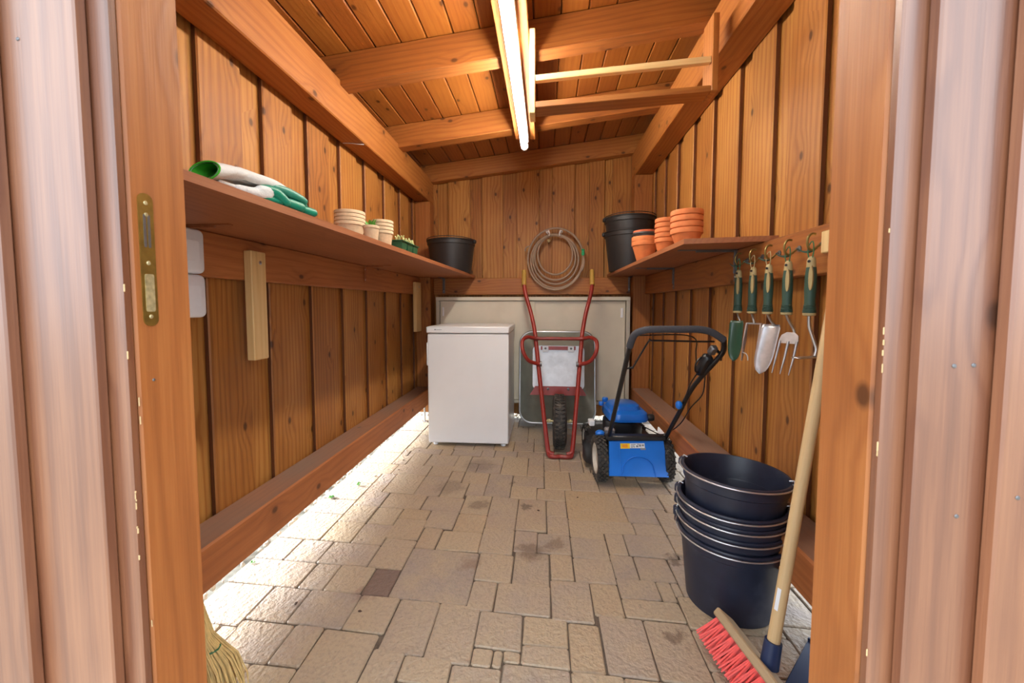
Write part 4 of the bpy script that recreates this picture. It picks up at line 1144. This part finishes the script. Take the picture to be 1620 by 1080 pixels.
# ------------------------------------------------------------------ clay pots on the right shelf
tm = pot_mesh('clay_pot', 0.074, 0.044, 0.110, 0.026, 0.006, 'terra')
tmt = pot_mesh('clay_pot', 0.066, 0.044, 0.100, 0.022, 0.006, 'terratop')
tmg = pot_mesh('plastic_pot', 0.071, 0.046, 0.105, 0.010, 0.0025, 'greypot')
W1 = '%s pot in the mixed stack before the black shelf buckets'
for i, (me_, z_, nm) in enumerate(((tm, 0, 'clay_pot'), (tm, .025, 'clay_pot'), (tmg, .054, 'plastic_pot'), (tmt, .070, 'clay_pot'))):
    o = link(nm, me_, M=Matrix.Translation((0.572, 2.395, SRZ + z_)))
    tag(o, (['bottom clay', 'second lowest clay', 'dark grey plastic', 'topmost reddish clay'][i] + ' pot in the mixed stack before the black shelf buckets'), 'plant pot', 'mixed pots on the right shelf')
ts = pot_mesh('clay_pot', 0.054, 0.034, 0.085, 0.020, 0.005, 'terra')
stack('clay_pot', 5, 0.618, 2.15, SRZ, ts, 0.0255, '%s slim clay pot in the middle stack on the right shelf', 'plant pot', 'slim clay pots on the right shelf')
tb = pot_mesh('clay_pot', 0.068, 0.042, 0.078, 0.022, 0.006, 'terra')
stack('clay_pot', 4, 0.622, 1.85, SRZ, tb, 0.0265, '%s wide clay pot in the stack at the near end of the right shelf', 'plant pot', 'wide clay pots on the right shelf')

# ------------------------------------------------------------------ gardening gloves
def blob(name, chains, mat, parent, vox=0.0042, it=6, weld=True):
    g_ = G()
    for pts_, rs_ in chains:
        # round the ends
        P0, P1 = Vector(pts_[0]), Vector(pts_[-1])
        d0 = (P0 - Vector(pts_[1])).normalized()
        d1 = (P1 - Vector(pts_[-2])).normalized()
        sp_ = smoothpath(pts_, 4)
        ri_ = [rs_[min(int(k / 4), len(rs_) - 1)] + (rs_[min(int(k / 4) + 1, len(rs_) - 1)] - rs_[min(int(k / 4), len(rs_) - 1)]) * (k % 4) / 4 for k in range(len(sp_))]
        pp = [P0 + d0 * rs_[0] * .95, P0 + d0 * rs_[0] * .8, P0 + d0 * rs_[0] * .45] + sp_ + [P1 + d1 * rs_[-1] * .45, P1 + d1 * rs_[-1] * .8, P1 + d1 * rs_[-1] * .95]
        rr_ = [rs_[0] * .25, rs_[0] * .6, rs_[0] * .9] + ri_ + [rs_[-1] * .9, rs_[-1] * .6, rs_[-1] * .25]
        g_.tube(pp, rr_, 12)
    o_ = g_.build(name, mat, parent, 180)
    if not weld:
        return o_
    rm = o_.modifiers.new('remesh', 'REMESH')
    rm.mode = 'VOXEL'
    rm.voxel_size = vox
    rm.use_smooth_shade = True
    sm = o_.modifiers.new('smooth', 'SMOOTH')
    sm.factor = 0.5
    sm.iterations = it
    return o_
def glove(label, loc, knit, coat_, cuff, lining=True):
    """chains are given in shelf space: x, y, height over the shelf"""
    q_ = thing('work_glove', label, 'glove', loc, group='pair of gardening gloves')
    L0 = Vector(loc)
    def cv(chs):
        return [([Vector((x_, y_, SLZ + z_)) - L0 for x_, y_, z_ in [(a_, b_ + .028, c_) for a_, b_, c_ in pts_]], rs_) for pts_, rs_ in chs]
    blob('knit_back', cv(knit), 'glovewhite', q_)
    blob('latex_coating', cv(coat_), 'gloveteal', q_, weld=False)
    ro, ri = [], []
    for x_, y_, z_, w_, h_ in [(a_, b_ + .028, c_, d_, e_ * .94) for a_, b_, c_, d_, e_ in cuff]:
        ro.append([Vector((x_ + w_ * math.cos(a_), y_ + .35 * h_ * math.sin(a_), SLZ + z_ + h_ * math.sin(a_))) - L0 for a_ in [2 * PI * k / 22 for k in range(22)]])
        ri.append([Vector((x_ + (w_ - .003) * math.cos(a_), y_ - .0006 + .35 * h_ * math.sin(a_), SLZ + z_ + (h_ - .003) * math.sin(a_))) - L0 for a_ in [2 * PI * k / 22 for k in range(22)]])
    G().loft(ro + list(reversed(ri)), cap=False).build('cuff', 'glovewhite', q_, 60)
    if lining:
        G().loft([[p_ + (sum(r_, Vector()) / 22 - p_) * .05 for p_ in r_] for r_ in ri[:4]], cap=False).build('lining', 'glovelime', q_, 60)
        G().tube(ro[0], .0020, 6, closed=True).build('hem', 'glovelime', q_, 60)
    return q_
glove('lower white and teal glove lying at the front of the left shelf', (-0.70, 0.93, SLZ),
      [([(-.705, .84, .011), (-.700, .88, .013), (-.698, .93, .018)], [.009, .012, .016]), ([(-.735, .84, .011), (-.730, .90, .014), (-.72, .95, .016)], [.009, .013, .015]), ([(-.76, .85, .011), (-.755, .92, .014), (-.74, .97, .014)], [.009, .013, .013]), ([(-.694, .905, .026), (-.690, .94, .030)], [.011, .012])],
      [([(-.702, .885, .010), (-.694, .93, .010), (-.688, .965, .010)], [.009, .0095, .0095]), ([(-.697, .915, .030), (-.688, .950, .030), (-.682, .982, .014)], [.0105, .0138, .0128]),
       ([(-.703, .95, .015), (-.686, 1.000, .015), (-.676, 1.036, .0135)], [.012, .0142, .0130]), ([(-.72, .98, .015), (-.698, 1.045, .015), (-.677, 1.098, .0125)], [.012, .0135, .0120]), ([(-.75, .97, .013), (-.745, 1.04, .013), (-.74, 1.085, .011)], [.011, .0115, .010])],
      [(-.735, .79, .0115, .034, .0105), (-.735, .82, .012, .034, .011), (-.732, .86, .0125, .033, .0115), (-.73, .89, .013, .030, .012)], False)
glove('upper white and teal glove with open lime lined cuff on the left shelf', (-0.71, 0.90, SLZ),
      [([(-.700, .84, .046), (-.698, .90, .049), (-.700, .96, .054), (-.696, 1.01, .050)], [.013, .0135, .0135, .010]), ([(-.722, .84, .047), (-.722, .90, .052), (-.722, .97, .056), (-.716, 1.03, .049)], [.014, .015, .015, .011]), ([(-.748, .85, .046), (-.75, .91, .050), (-.75, .98, .053), (-.742, 1.04, .045)], [.013, .014, .014, .011])],
      [([(-.698, .945, .046), (-.688, .995, .045), (-.682, 1.035, .040), (-.680, 1.060, .036)], [.0085, .0118, .0115, .0100]), ([(-.716, .97, .044), (-.706, 1.03, .042), (-.700, 1.072, .035), (-.698, 1.088, .031)], [.010, .0115, .0108, .0095]),
       ([(-.74, .98, .043), (-.735, 1.04, .040), (-.73, 1.085, .031)], [.010, .0115, .0098]), ([(-.765, .96, .042), (-.775, 1.02, .038), (-.775, 1.06, .030)], [.010, .011, .0095])],
      [(-.712, .765, .0245, .034, .0235), (-.712, .79, .031, .034, .0225), (-.715, .82, .040, .033, .0185), (-.718, .86, .046, .031, .0165)])
# ------------------------------------------------------------------ hand tools on the right rail
WA = Vector((-0.50, 0.85, 0)).normalized()       # across a tool
NA = Vector((-0.85, -0.50, 0)).normalized()      # out towards the room
M_T = Matrix((WA, -NA, Vector((0, 0, 1)))).transposed().to_4x4()   # local x across, -y outwards, z up
def hook(y_, z_, lab):
    q_ = thing('rail_hook', lab, 'hook', (0.8095, y_, z_), group='hooks along the right rail')
    G().lathe([(0, 0), (.010, 0), (.010, .003), (.004, .004), (0, .004)], 14, M=Matrix.Rotation(R(-90), 3, 'Y')).build('rose', 'darkmetal', q_, 40)
    G().tube([(0, 0, 0), (-.012, 0, -.001)], .0035, 8).build('shank', 'darkmetal', q_, 40)
    G().tube(smoothpath([(-.010, 0, -.002), (-.026, 0, -.016), (-.040, -.004, -.018), (-.050, -.008, -.006), (-.052, -.010, .012), (-.043, -.010, .026), (-.030, -.008, .026)], 5), [.0034] * 25 + [.0034] * 6, 8).build('upper_claw', 'gold', q_, 60)
    G().tube(smoothpath([(-.020, 0, -.012), (-.032, .010, -.022), (-.046, .022, -.020), (-.056, .030, -.010)], 5), [.0036] * 8 + [.003, .0026, .0022, .002, .0018, .0016, .0014, .0012], 8).build('lower_claw', 'toolgreen', q_, 60)
def handle(root, cordmat):
    """grip hangs from z=0 (top) to -0.168"""
    def rg(z_, rx, ry, n=18):
        return [(rx * math.cos(2 * PI * k / n), ry * math.sin(2 * PI * k / n), z_) for k in range(n)]
    G().loft([rg(-.024, .0125, .0115), rg(-.05, .0150, .0135), (rg(-.09, .0155, .014)), rg(-.125, .0140, .013), rg(-.14, .0145, .0135), rg(-.152, .0165, .015), rg(-.160, .0175, .0155)]).build('grip', 'toolgreen', root, 50)
    G().loft([rg(.006, .004, .004), rg(.003, .0085, .0075), rg(-.006, .0115, .010), rg(-.026, .0128, .0118)]).build('grip_cap', 'tooltan', root, 50)
    G().loft([rg(-.1595, .0165, .0148), rg(-.162, .0172, .0152), rg(-.167, .0165, .0148), rg(-.169, .012, .011)]).build('collar', 'tooltan', root, 50)
    ins = []
    for k in range(17):
        a_ = 2 * PI * k / 17
        ins.append((-.007 + .0056 * math.cos(a_), -.058 + .036 * math.sin(a_)))
    Mi = Matrix(((1, 0, 0), (0, 0, 1), (0, 1, 0)))
    G().prism(ins, .006, Mi, (0, -.0125, 0)).build('grip_inlay', 'tooltan', root, 40)
    for k in range(5):
        G().lathe([(.0150 + .0005 * k, -.0012), (.0162 + .0005 * k, 0), (.0150 + .0005 * k, .0012)], 18, (0, 0, -.138 - k * .0048), closed=True).build('grip_rib', 'toolgreen', root, 60)
    G().lathe([(0, 0), (.0042, 0), (.0042, .0015), (0, .0015)], 12, (0, -.0118, -.009), M=Matrix.Rotation(R(90), 3, 'X')).build('hang_hole', 'black', root)
    for s_ in (-1, 1):
        G().tube(smoothpath([(s_ * .002, -.004, -.008), (s_ * .0075, -.006, .016), (s_ * .006, -.004, .038), (s_ * .001, .0, .050)], 5), .0016, 6).build('cord', cordmat, root, 60)
TY = [1.690, 1.577, 1.471, 1.360, 1.248]
LAB = ['dark green enamelled trowel hanging furthest along the right rail', 'two-pronged steel hand weeder hanging second from the shelf', 'silver bladed trowel hanging in the middle of the right rail', 'three-tined steel hand fork hanging beside the silver trowel', 'steel hand hoe with a flat crosswise blade hanging nearest the door']
NM = ['hand_trowel', 'hand_weeder', 'hand_trowel', 'hand_fork', 'hand_hoe']
CM = ['cord', 'tancord', 'tancord', 'cord', 'cord']
HK = ['hook holding the dark green trowel', 'hook holding the two-pronged weeder', 'hook holding the silver trowel', 'hook holding the three-tined fork', 'hook holding the hand hoe']
for i in range(5):
    hook(TY[i], 1.180, 'olive double claw ' + HK[i])
    T = thing(NM[i], LAB[i], 'garden tool', group='hand tools on the right rail', M=Matrix.Translation((0.777, TY[i], 1.137)) @ M_T)
    handle(T, CM[i])
    def sh(pts_, r_=.0045):
        G().tube(smoothpath(pts_, 5), r_, 10).build('shaft', 'steel', T, 60)
    def blade(mat, w_, L_, top_y, tip_y, z_top, x_top=0.0, x_tip=0.0, point=True):
        rows = []
        n_ = 14
        for k in range(n_ + 1):
            t_ = k / n_
            hw = w_ / 2 * (1.0 if t_ < .55 else math.sqrt(max(0.0, 1 - ((t_ - .55) / .45) ** 2)) * .98 + .02)
            if t_ < .06:
                hw = w_ / 2 * (.86 + t_ * 2.3)
            row = []
            for j in range(9):
                u_ = -1 + 2 * j / 8
                row.append(Vector((x_top + (x_tip - x_top) * t_ + u_ * hw, top_y + (tip_y - top_y) * t_ - .012 * (u_ * u_) * (1 - .5 * t_), z_top - L_ * t_)))
            rows.append(row)
        vs_ = [v_ for r_ in rows for v_ in r_]
        fs_ = [(a_ * 9 + b_, a_ * 9 + b_ + 1, a_ * 9 + b_ + 10, a_ * 9 + b_ + 9) for a_ in range(n_) for b_ in range(8)]
        o_ = G().add(vs_, fs_).build('blade', mat, T, 60)
        so = o_.modifiers.new('solid', 'SOLIDIFY')
        so.thickness = .0016
        so.offset = 0
    if i == 0:
        sh([(0, 0, -.168), (.003, .010, -.182), (.000, .016, -.198), (0, .012, -.210)])
        blade('greenblade', .060, .165, .008, -.012, -.200)
    elif i == 1:
        sh([(0, 0, -.168), (.002, .012, -.185), (.0, .016, -.205)])
        G().box((0, .016, -.207), (.060, .004, .006), .001).build('bridge', 'toolblade', T)
        for s_ in (-1, 1):
            G().loft([[(s_ * .028 - .003, .012, -.205), (s_ * .028 + .003, .012, -.205), (s_ * .028 + .003, .020, -.205), (s_ * .028 - .003, .020, -.205)],
                      [(s_ * .028 - .002, -.004, -.275), (s_ * .028 + .002, -.004, -.275), (s_ * .028 + .002, .012, -.275), (s_ * .028 - .002, .012, -.275)],
                      [(s_ * .026 - .001, -.016, -.350), (s_ * .026 + .001, -.016, -.350), (s_ * .026 + .001, -.008, -.350), (s_ * .026 - .001, -.008, -.350)]]).build('prong', 'toolblade', T)
        G().tube(smoothpath([(.026, -.012, -.318), (.010, -.014, -.320), (-.002, -.02, -.330), (-.006, -.024, -.345)], 4), .002, 8).build('barb', 'toolblade', T, 60)
    elif i == 2:
        sh([(0, 0, -.168), (-.003, .014, -.190), (-.010, .030, -.212), (-.013, .033, -.225)])
        blade('toolblade', .066, .172, .030, -.030, -.205, -.004, -.002)
    elif i == 3:
        sh([(0, 0, -.168), (-.003, .012, -.190), (-.008, .026, -.212), (-.010, .030, -.226)])
        g_ = G()
        poly_ = [(-.030, -.252), (-.026, -.236), (-.012, -.226), (.012, -.226), (.026, -.236), (.030, -.252), (.030, -.262), (-.030, -.262)]
        Mi = Matrix(((1, 0, 0), (0, .06, 1), (0, 1, 0)))
        g_.add([Vector((a_, .026 - (-.226 - b_) * .35, b_)) for a_, b_ in poly_] + [Vector((a_, .029 - (-.226 - b_) * .35, b_)) for a_, b_ in poly_], [list(range(8)), list(reversed(range(8, 16)))] + [(k, (k + 1) % 8, 8 + (k + 1) % 8, 8 + k) for k in range(8)])
        g_.build('fork_head', 'toolblade', T, 30)
        for s_ in (-1, 0, 1):
            G().tube([(s_ * .026, .016, -.255), (s_ * .027, .000, -.305), (s_ * .026, -.022, -.360)], [.0042, .0036, .0012], 8).build('tine', 'toolblade', T, 60)
    else:
        sh([(0, 0, -.168), (0, .004, -.20), (-.006, .014, -.235), (-.012, .020, -.265), (-.012, .014, -.288)], .005)
        G().box((-.006, -.004, -.291), (.028, .105, .004), .0018, Matrix.Rotation(.15, 3, 'Z')).build('blade', 'steel', T, 40)

# ------------------------------------------------------------------ stack of buckets by the right wall
bx, by = 0.626, 1.364
zs = [0.0, 0.044, 0.081, 0.113]
nmz = ['bottom', 'second lowest', 'middle', 'fourth']
for k in range(4):
    bucket('bucket', nmz[k] + ' navy black bucket of the nested stack on the floor', (bx + random.uniform(-.002, .002), by, zs[k]), 0.157, 0.133, 0.247, 'bucket', lug=(150, 164, 158, 152)[k], group='nested buckets on the floor', bail_drop=.006)
bucket('bucket', 'topmost tilted navy black bucket of the nested stack on the floor', (bx + .002, by + .004, 0.199), 0.157, 0.133, 0.247, 'bucket', lug=148, tilt=Matrix.Rotation(R(2.5), 4, 'Y') @ Matrix.Rotation(R(-1), 4, 'X'), group='nested buckets on the floor')

# ------------------------------------------------------------------ push broom with coral bristles
HB = Vector((0.560, 1.010, 0.074))
q = thing('push_broom', 'wooden push broom with coral red bristles leaning by the bucket stack', 'broom', tuple(HB))
ldir = Vector((-0.16, 1.0, 0)).normalized()
bdir = Vector((-0.66, -0.10, -0.74)); bdir = (bdir - ldir * bdir.dot(ldir)).normalized()
sdir = ldir.cross(bdir).normalized()
Mb = Matrix((sdir, bdir, ldir)).transposed()
g = G().box((0, 0, 0), (0.068, 0.024, 0.36), 0.004)
g.build('block', 'broomblock', q, M=Mb.to_4x4())
g = G()
for i in range(15):
    for j in range(4):
        l_ = -0.165 + 0.33 * i / 14
        s_ = -0.020 + 0.040 * j / 3
        base_ = ldir * l_ + sdir * s_ + bdir * 0.011
        for k in range(7):
            a_ = 2 * PI * k / 7
            o0 = ldir * (.0035 * math.cos(a_)) + sdir * (.0028 * math.sin(a_))
            fl_ = ldir * (.010 * math.cos(a_) + random.uniform(-.003, .003)) + sdir * (s_ * .55 + .007 * math.sin(a_) + random.uniform(-.002, .002))
            tip_ = base_ + o0 + bdir * random.uniform(.072, .079) + fl_
            if tip_.z + HB.z < .004:
                tip_.z = .004 - HB.z + random.uniform(0, .003)
            g.tube([base_ + o0, base_ + o0 + bdir * .03 + fl_ * .35, tip_], [.0026, .0028, .0022], 4, cap=True)
o = g.build('bristles', 'bristle', q, 60)
o['kind'] = 'stuff'
hb = Vector((0.012, 0.004, 0.014))
hd = Vector((0.148, 0.075, 0.79)).normalized()
G().tube([hb + hd * -.004, hb + hd * .060], [.0215, .0195], 18).build('socket', 'navy', q, 50)
m_, L_ = frame(hb + hd * .03, hb + hd * 1.33, (1, 0, 0))
G().lathe([(0, -L_ / 2), (.0145, -L_ / 2), (.0145, L_ / 2 - .01), (.008, L_ / 2), (0, L_ / 2)], 18).build('stick', 'broomwood', q, 50, m_)
m2, L2 = frame(hb + hd * .14, hb + hd * .195, (1, 0, 0))
lab_ = []
for t_ in range(5):
    a_ = R(-168 + t_ * 9)
    lab_.append(a_)
g = G().loft([[(.0149 * math.cos(a_), .0149 * math.sin(a_), z_) for a_ in lab_] for z_ in (-L2 / 2, L2 / 2)], cap=False, closed=False)
g.build('paper_label', 'stickerwhite', q, 60, m2)

# straw broom in the near left corner
q = thing('straw_broom', 'yellow straw broom standing in the left corner behind the jamb', 'broom', (-0.868, 0.880, 0))
def sb(z_):                                          # centre of the leaning head
    return Vector((-.06 * z_, 0, z_))
g = G()
prof_ = ((0.0, .105), (.05, .107), (.11, .090), (.17, .046), (.26, .026))
for i in range(420):
    a_ = random.uniform(-1, 1)
    b_ = random.uniform(-1, 1)
    pts_ = []
    for z_, w_ in prof_:
        zz = max(z_ + random.uniform(-.004, .004), .002) if z_ else random.uniform(.001, .022)
        pts_.append(sb(zz) + Vector((a_ * w_ + random.uniform(-.004, .004), b_ * w_ * .42, 0)))
    g.tube(list(reversed(pts_)), [.0016, .0018, .0020, .0019, .0009], 4, cap=False)
o = g.build('straw_head', 'straw', q, 60)
o['kind'] = 'stuff'
for z_, w_, mt in ((.25, .029, 'tancord'), (.225, .034, 'tancord'), (.145, .068, 'cord')):
    G().tube([sb(z_) + Vector((w_ * math.cos(2 * PI * k / 20), w_ * .46 * math.sin(2 * PI * k / 20), 0)) for k in range(20)], .0022, 6, closed=True).build('binding', mt, q, 60)
m_, L_ = frame(sb(.20), (-.12, .0, 1.06), (1, 0, 0))
G().lathe([(0, -L_ / 2), (.0115, -L_ / 2), (.0115, L_ / 2 - .01), (.007, L_ / 2), (0, L_ / 2)], 16).build('stick', 'broomwood', q, 50, m_)

# navy dustpan leaning behind the right jamb
q = thing('dustpan', 'navy plastic dustpan on the floor behind the right jamb', 'dustpan', (0.772, 1.048, 0.0), R(-135))
pts_o = [(-.12, -.10), (.12, -.10), (.105, .10), (-.105, .10)]
g = G().box((0, 0, .004), (.235, .20, .006), .002)
g.build('pan', 'navy', q, 40)
for x_ in (-.116, .116):
    g = G().add([(x_ - .003, -.10, .004), (x_ + .003, -.10, .004), (x_ + .003, .10, .004), (x_ - .003, .10, .004), (x_ - .003, -.10, .012), (x_ + .003, -.10, .012), (x_ + .003, .10, .085), (x_ - .003, .10, .085)], [(0, 3, 2, 1), (4, 5, 6, 7), (0, 1, 5, 4), (1, 2, 6, 5), (2, 3, 7, 6), (3, 0, 4, 7)])
    g.build('side_wall', 'navy', q)
G().box((0, .10, .045), (.238, .006, .085), .002).build('back_wall', 'navy', q)
G().tube(smoothpath([(0, .10, .06), (0, .14, .085), (0, .20, .10), (0, .235, .10)], 5), [.012] * 5 + [.014] * 11, 12).build('grip', 'navy', q, 60)

# ------------------------------------------------------------------ gravel, weeds and litter along the walls
def stones(name, label, x0, x1, y0, y1, n, ztop):
    g_ = G()
    for _ in range(n):
        r_ = random.uniform(.006, .020)
        c_ = Vector((random.uniform(x0, x1), random.uniform(y0, y1), ztop + random.uniform(-.008, .004)))
        sc = (r_, r_ * random.uniform(.6, 1), r_ * random.uniform(.5, .8))
        bm = bmesh.new()
        bmesh.ops.create_icosphere(bm, subdivisions=1, radius=1)
        rot = Euler((random.uniform(0, 6), random.uniform(0, 6), random.uniform(0, 6))).to_matrix()
        vs_ = [rot @ Vector((v_.co.x * sc[0] * random.uniform(.8, 1.1), v_.co.y * sc[1] * random.uniform(.8, 1.1), v_.co.z * sc[2])) + c_ for v_ in bm.verts]
        fs_ = [[v_.index for v_ in f_.verts] for f_ in bm.faces]
        bm.free()
        g_.add(vs_, fs_)
    o_ = g_.build(name, 'stone')
    tag(o_, label, 'gravel', kind='stuff')
stones('gravel', 'loose pale gravel along the foot of the left wall', -1.40, -1.14, .5, 3.6, 700, -.012)
stones('gravel', 'loose pale gravel along the foot of the right wall', .995, 1.2, .5, 3.6, 500, -.012)
stones('gravel', 'loose pale gravel along the foot of the back wall', -1.1, 1.0, 3.44, 3.72, 500, -.012)
def weed(lab, loc, n_, s_, mat='leaf'):
    q_ = thing('weed', lab, 'plant', loc, group='weeds in the gravel by the left wall')
    G().tube([(0, 0, -.012), (0, 0, .010 * s_)], .002 * s_, 6).build('stem', mat, q_)
    for k in range(n_):
        a_ = k * 2.399
        d_ = Vector((math.cos(a_), math.sin(a_), 0))
        n2_ = Vector((-math.sin(a_), math.cos(a_), 0)) * .010 * s_
        L_ = random.uniform(.018, .034) * s_
        z_ = random.uniform(.004, .022) * s_
        b_, t_ = Vector((0, 0, .004 * s_)), d_ * L_ + Vector((0, 0, z_))
        mid_ = d_ * L_ * .55 + Vector((0, 0, z_ + .006 * s_))
        G().add([b_, mid_ + n2_, t_, mid_ - n2_, mid_ - Vector((0, 0, .0015))], [(0, 1, 2, 3), (0, 4, 1), (1, 4, 2), (2, 4, 3), (3, 4, 0)]).build('leaf', mat, q_)
weed('bright green weed sprouting from a joint near the left wall', (-1.030, 2.075, .002), 7, .62)
weed('low tufted weed in the gravel under the left sill', (-1.105, 1.93, .0), 12, .6)
weed('tiny weed at the paver edge nearest the door', (-1.13, 1.40, .0), 5, .45)
LIT = [(-0.985, 2.20, .009), (-0.91, 2.45, .007), (-0.885, 2.30, .006), (-0.86, 2.62, .006), (-0.83, 1.215, .008), (-0.60, 1.20, .007), (-0.03, 1.89, .008), (0.17, 2.04, .006)]
LN = ['leaf crumb beside the bright green weed', 'leaf crumb on the bright strip towards the fridge', 'small dark crumb between the weed and the fridge', 'dark crumb near the fridge corner', 'brown crumb on the bright left pavers near the door', 'dark crumb near the dark paver', 'dark leaf crumb in the middle of the floor', 'dark crumb before the lawn mower wheel']
for (x_, y_, r_), l_ in zip(LIT, LN):
    g = G().lathe([(0, 0), (r_, 0), (r_ * .8, .002), (0, .003)], 7)
    g.v = [Vector((v_.x * random.uniform(.7, 1.2), v_.y * random.uniform(.5, .8), v_.z)) for v_ in g.v]
    o = g.build('leaf_crumb', 'fleck', M=Matrix.Translation((x_, y_, .0015)) @ Matrix.Rotation(random.uniform(0, 3), 4, 'Z'))
    tag(o, l_, 'litter', 'leaf crumbs on the paving')
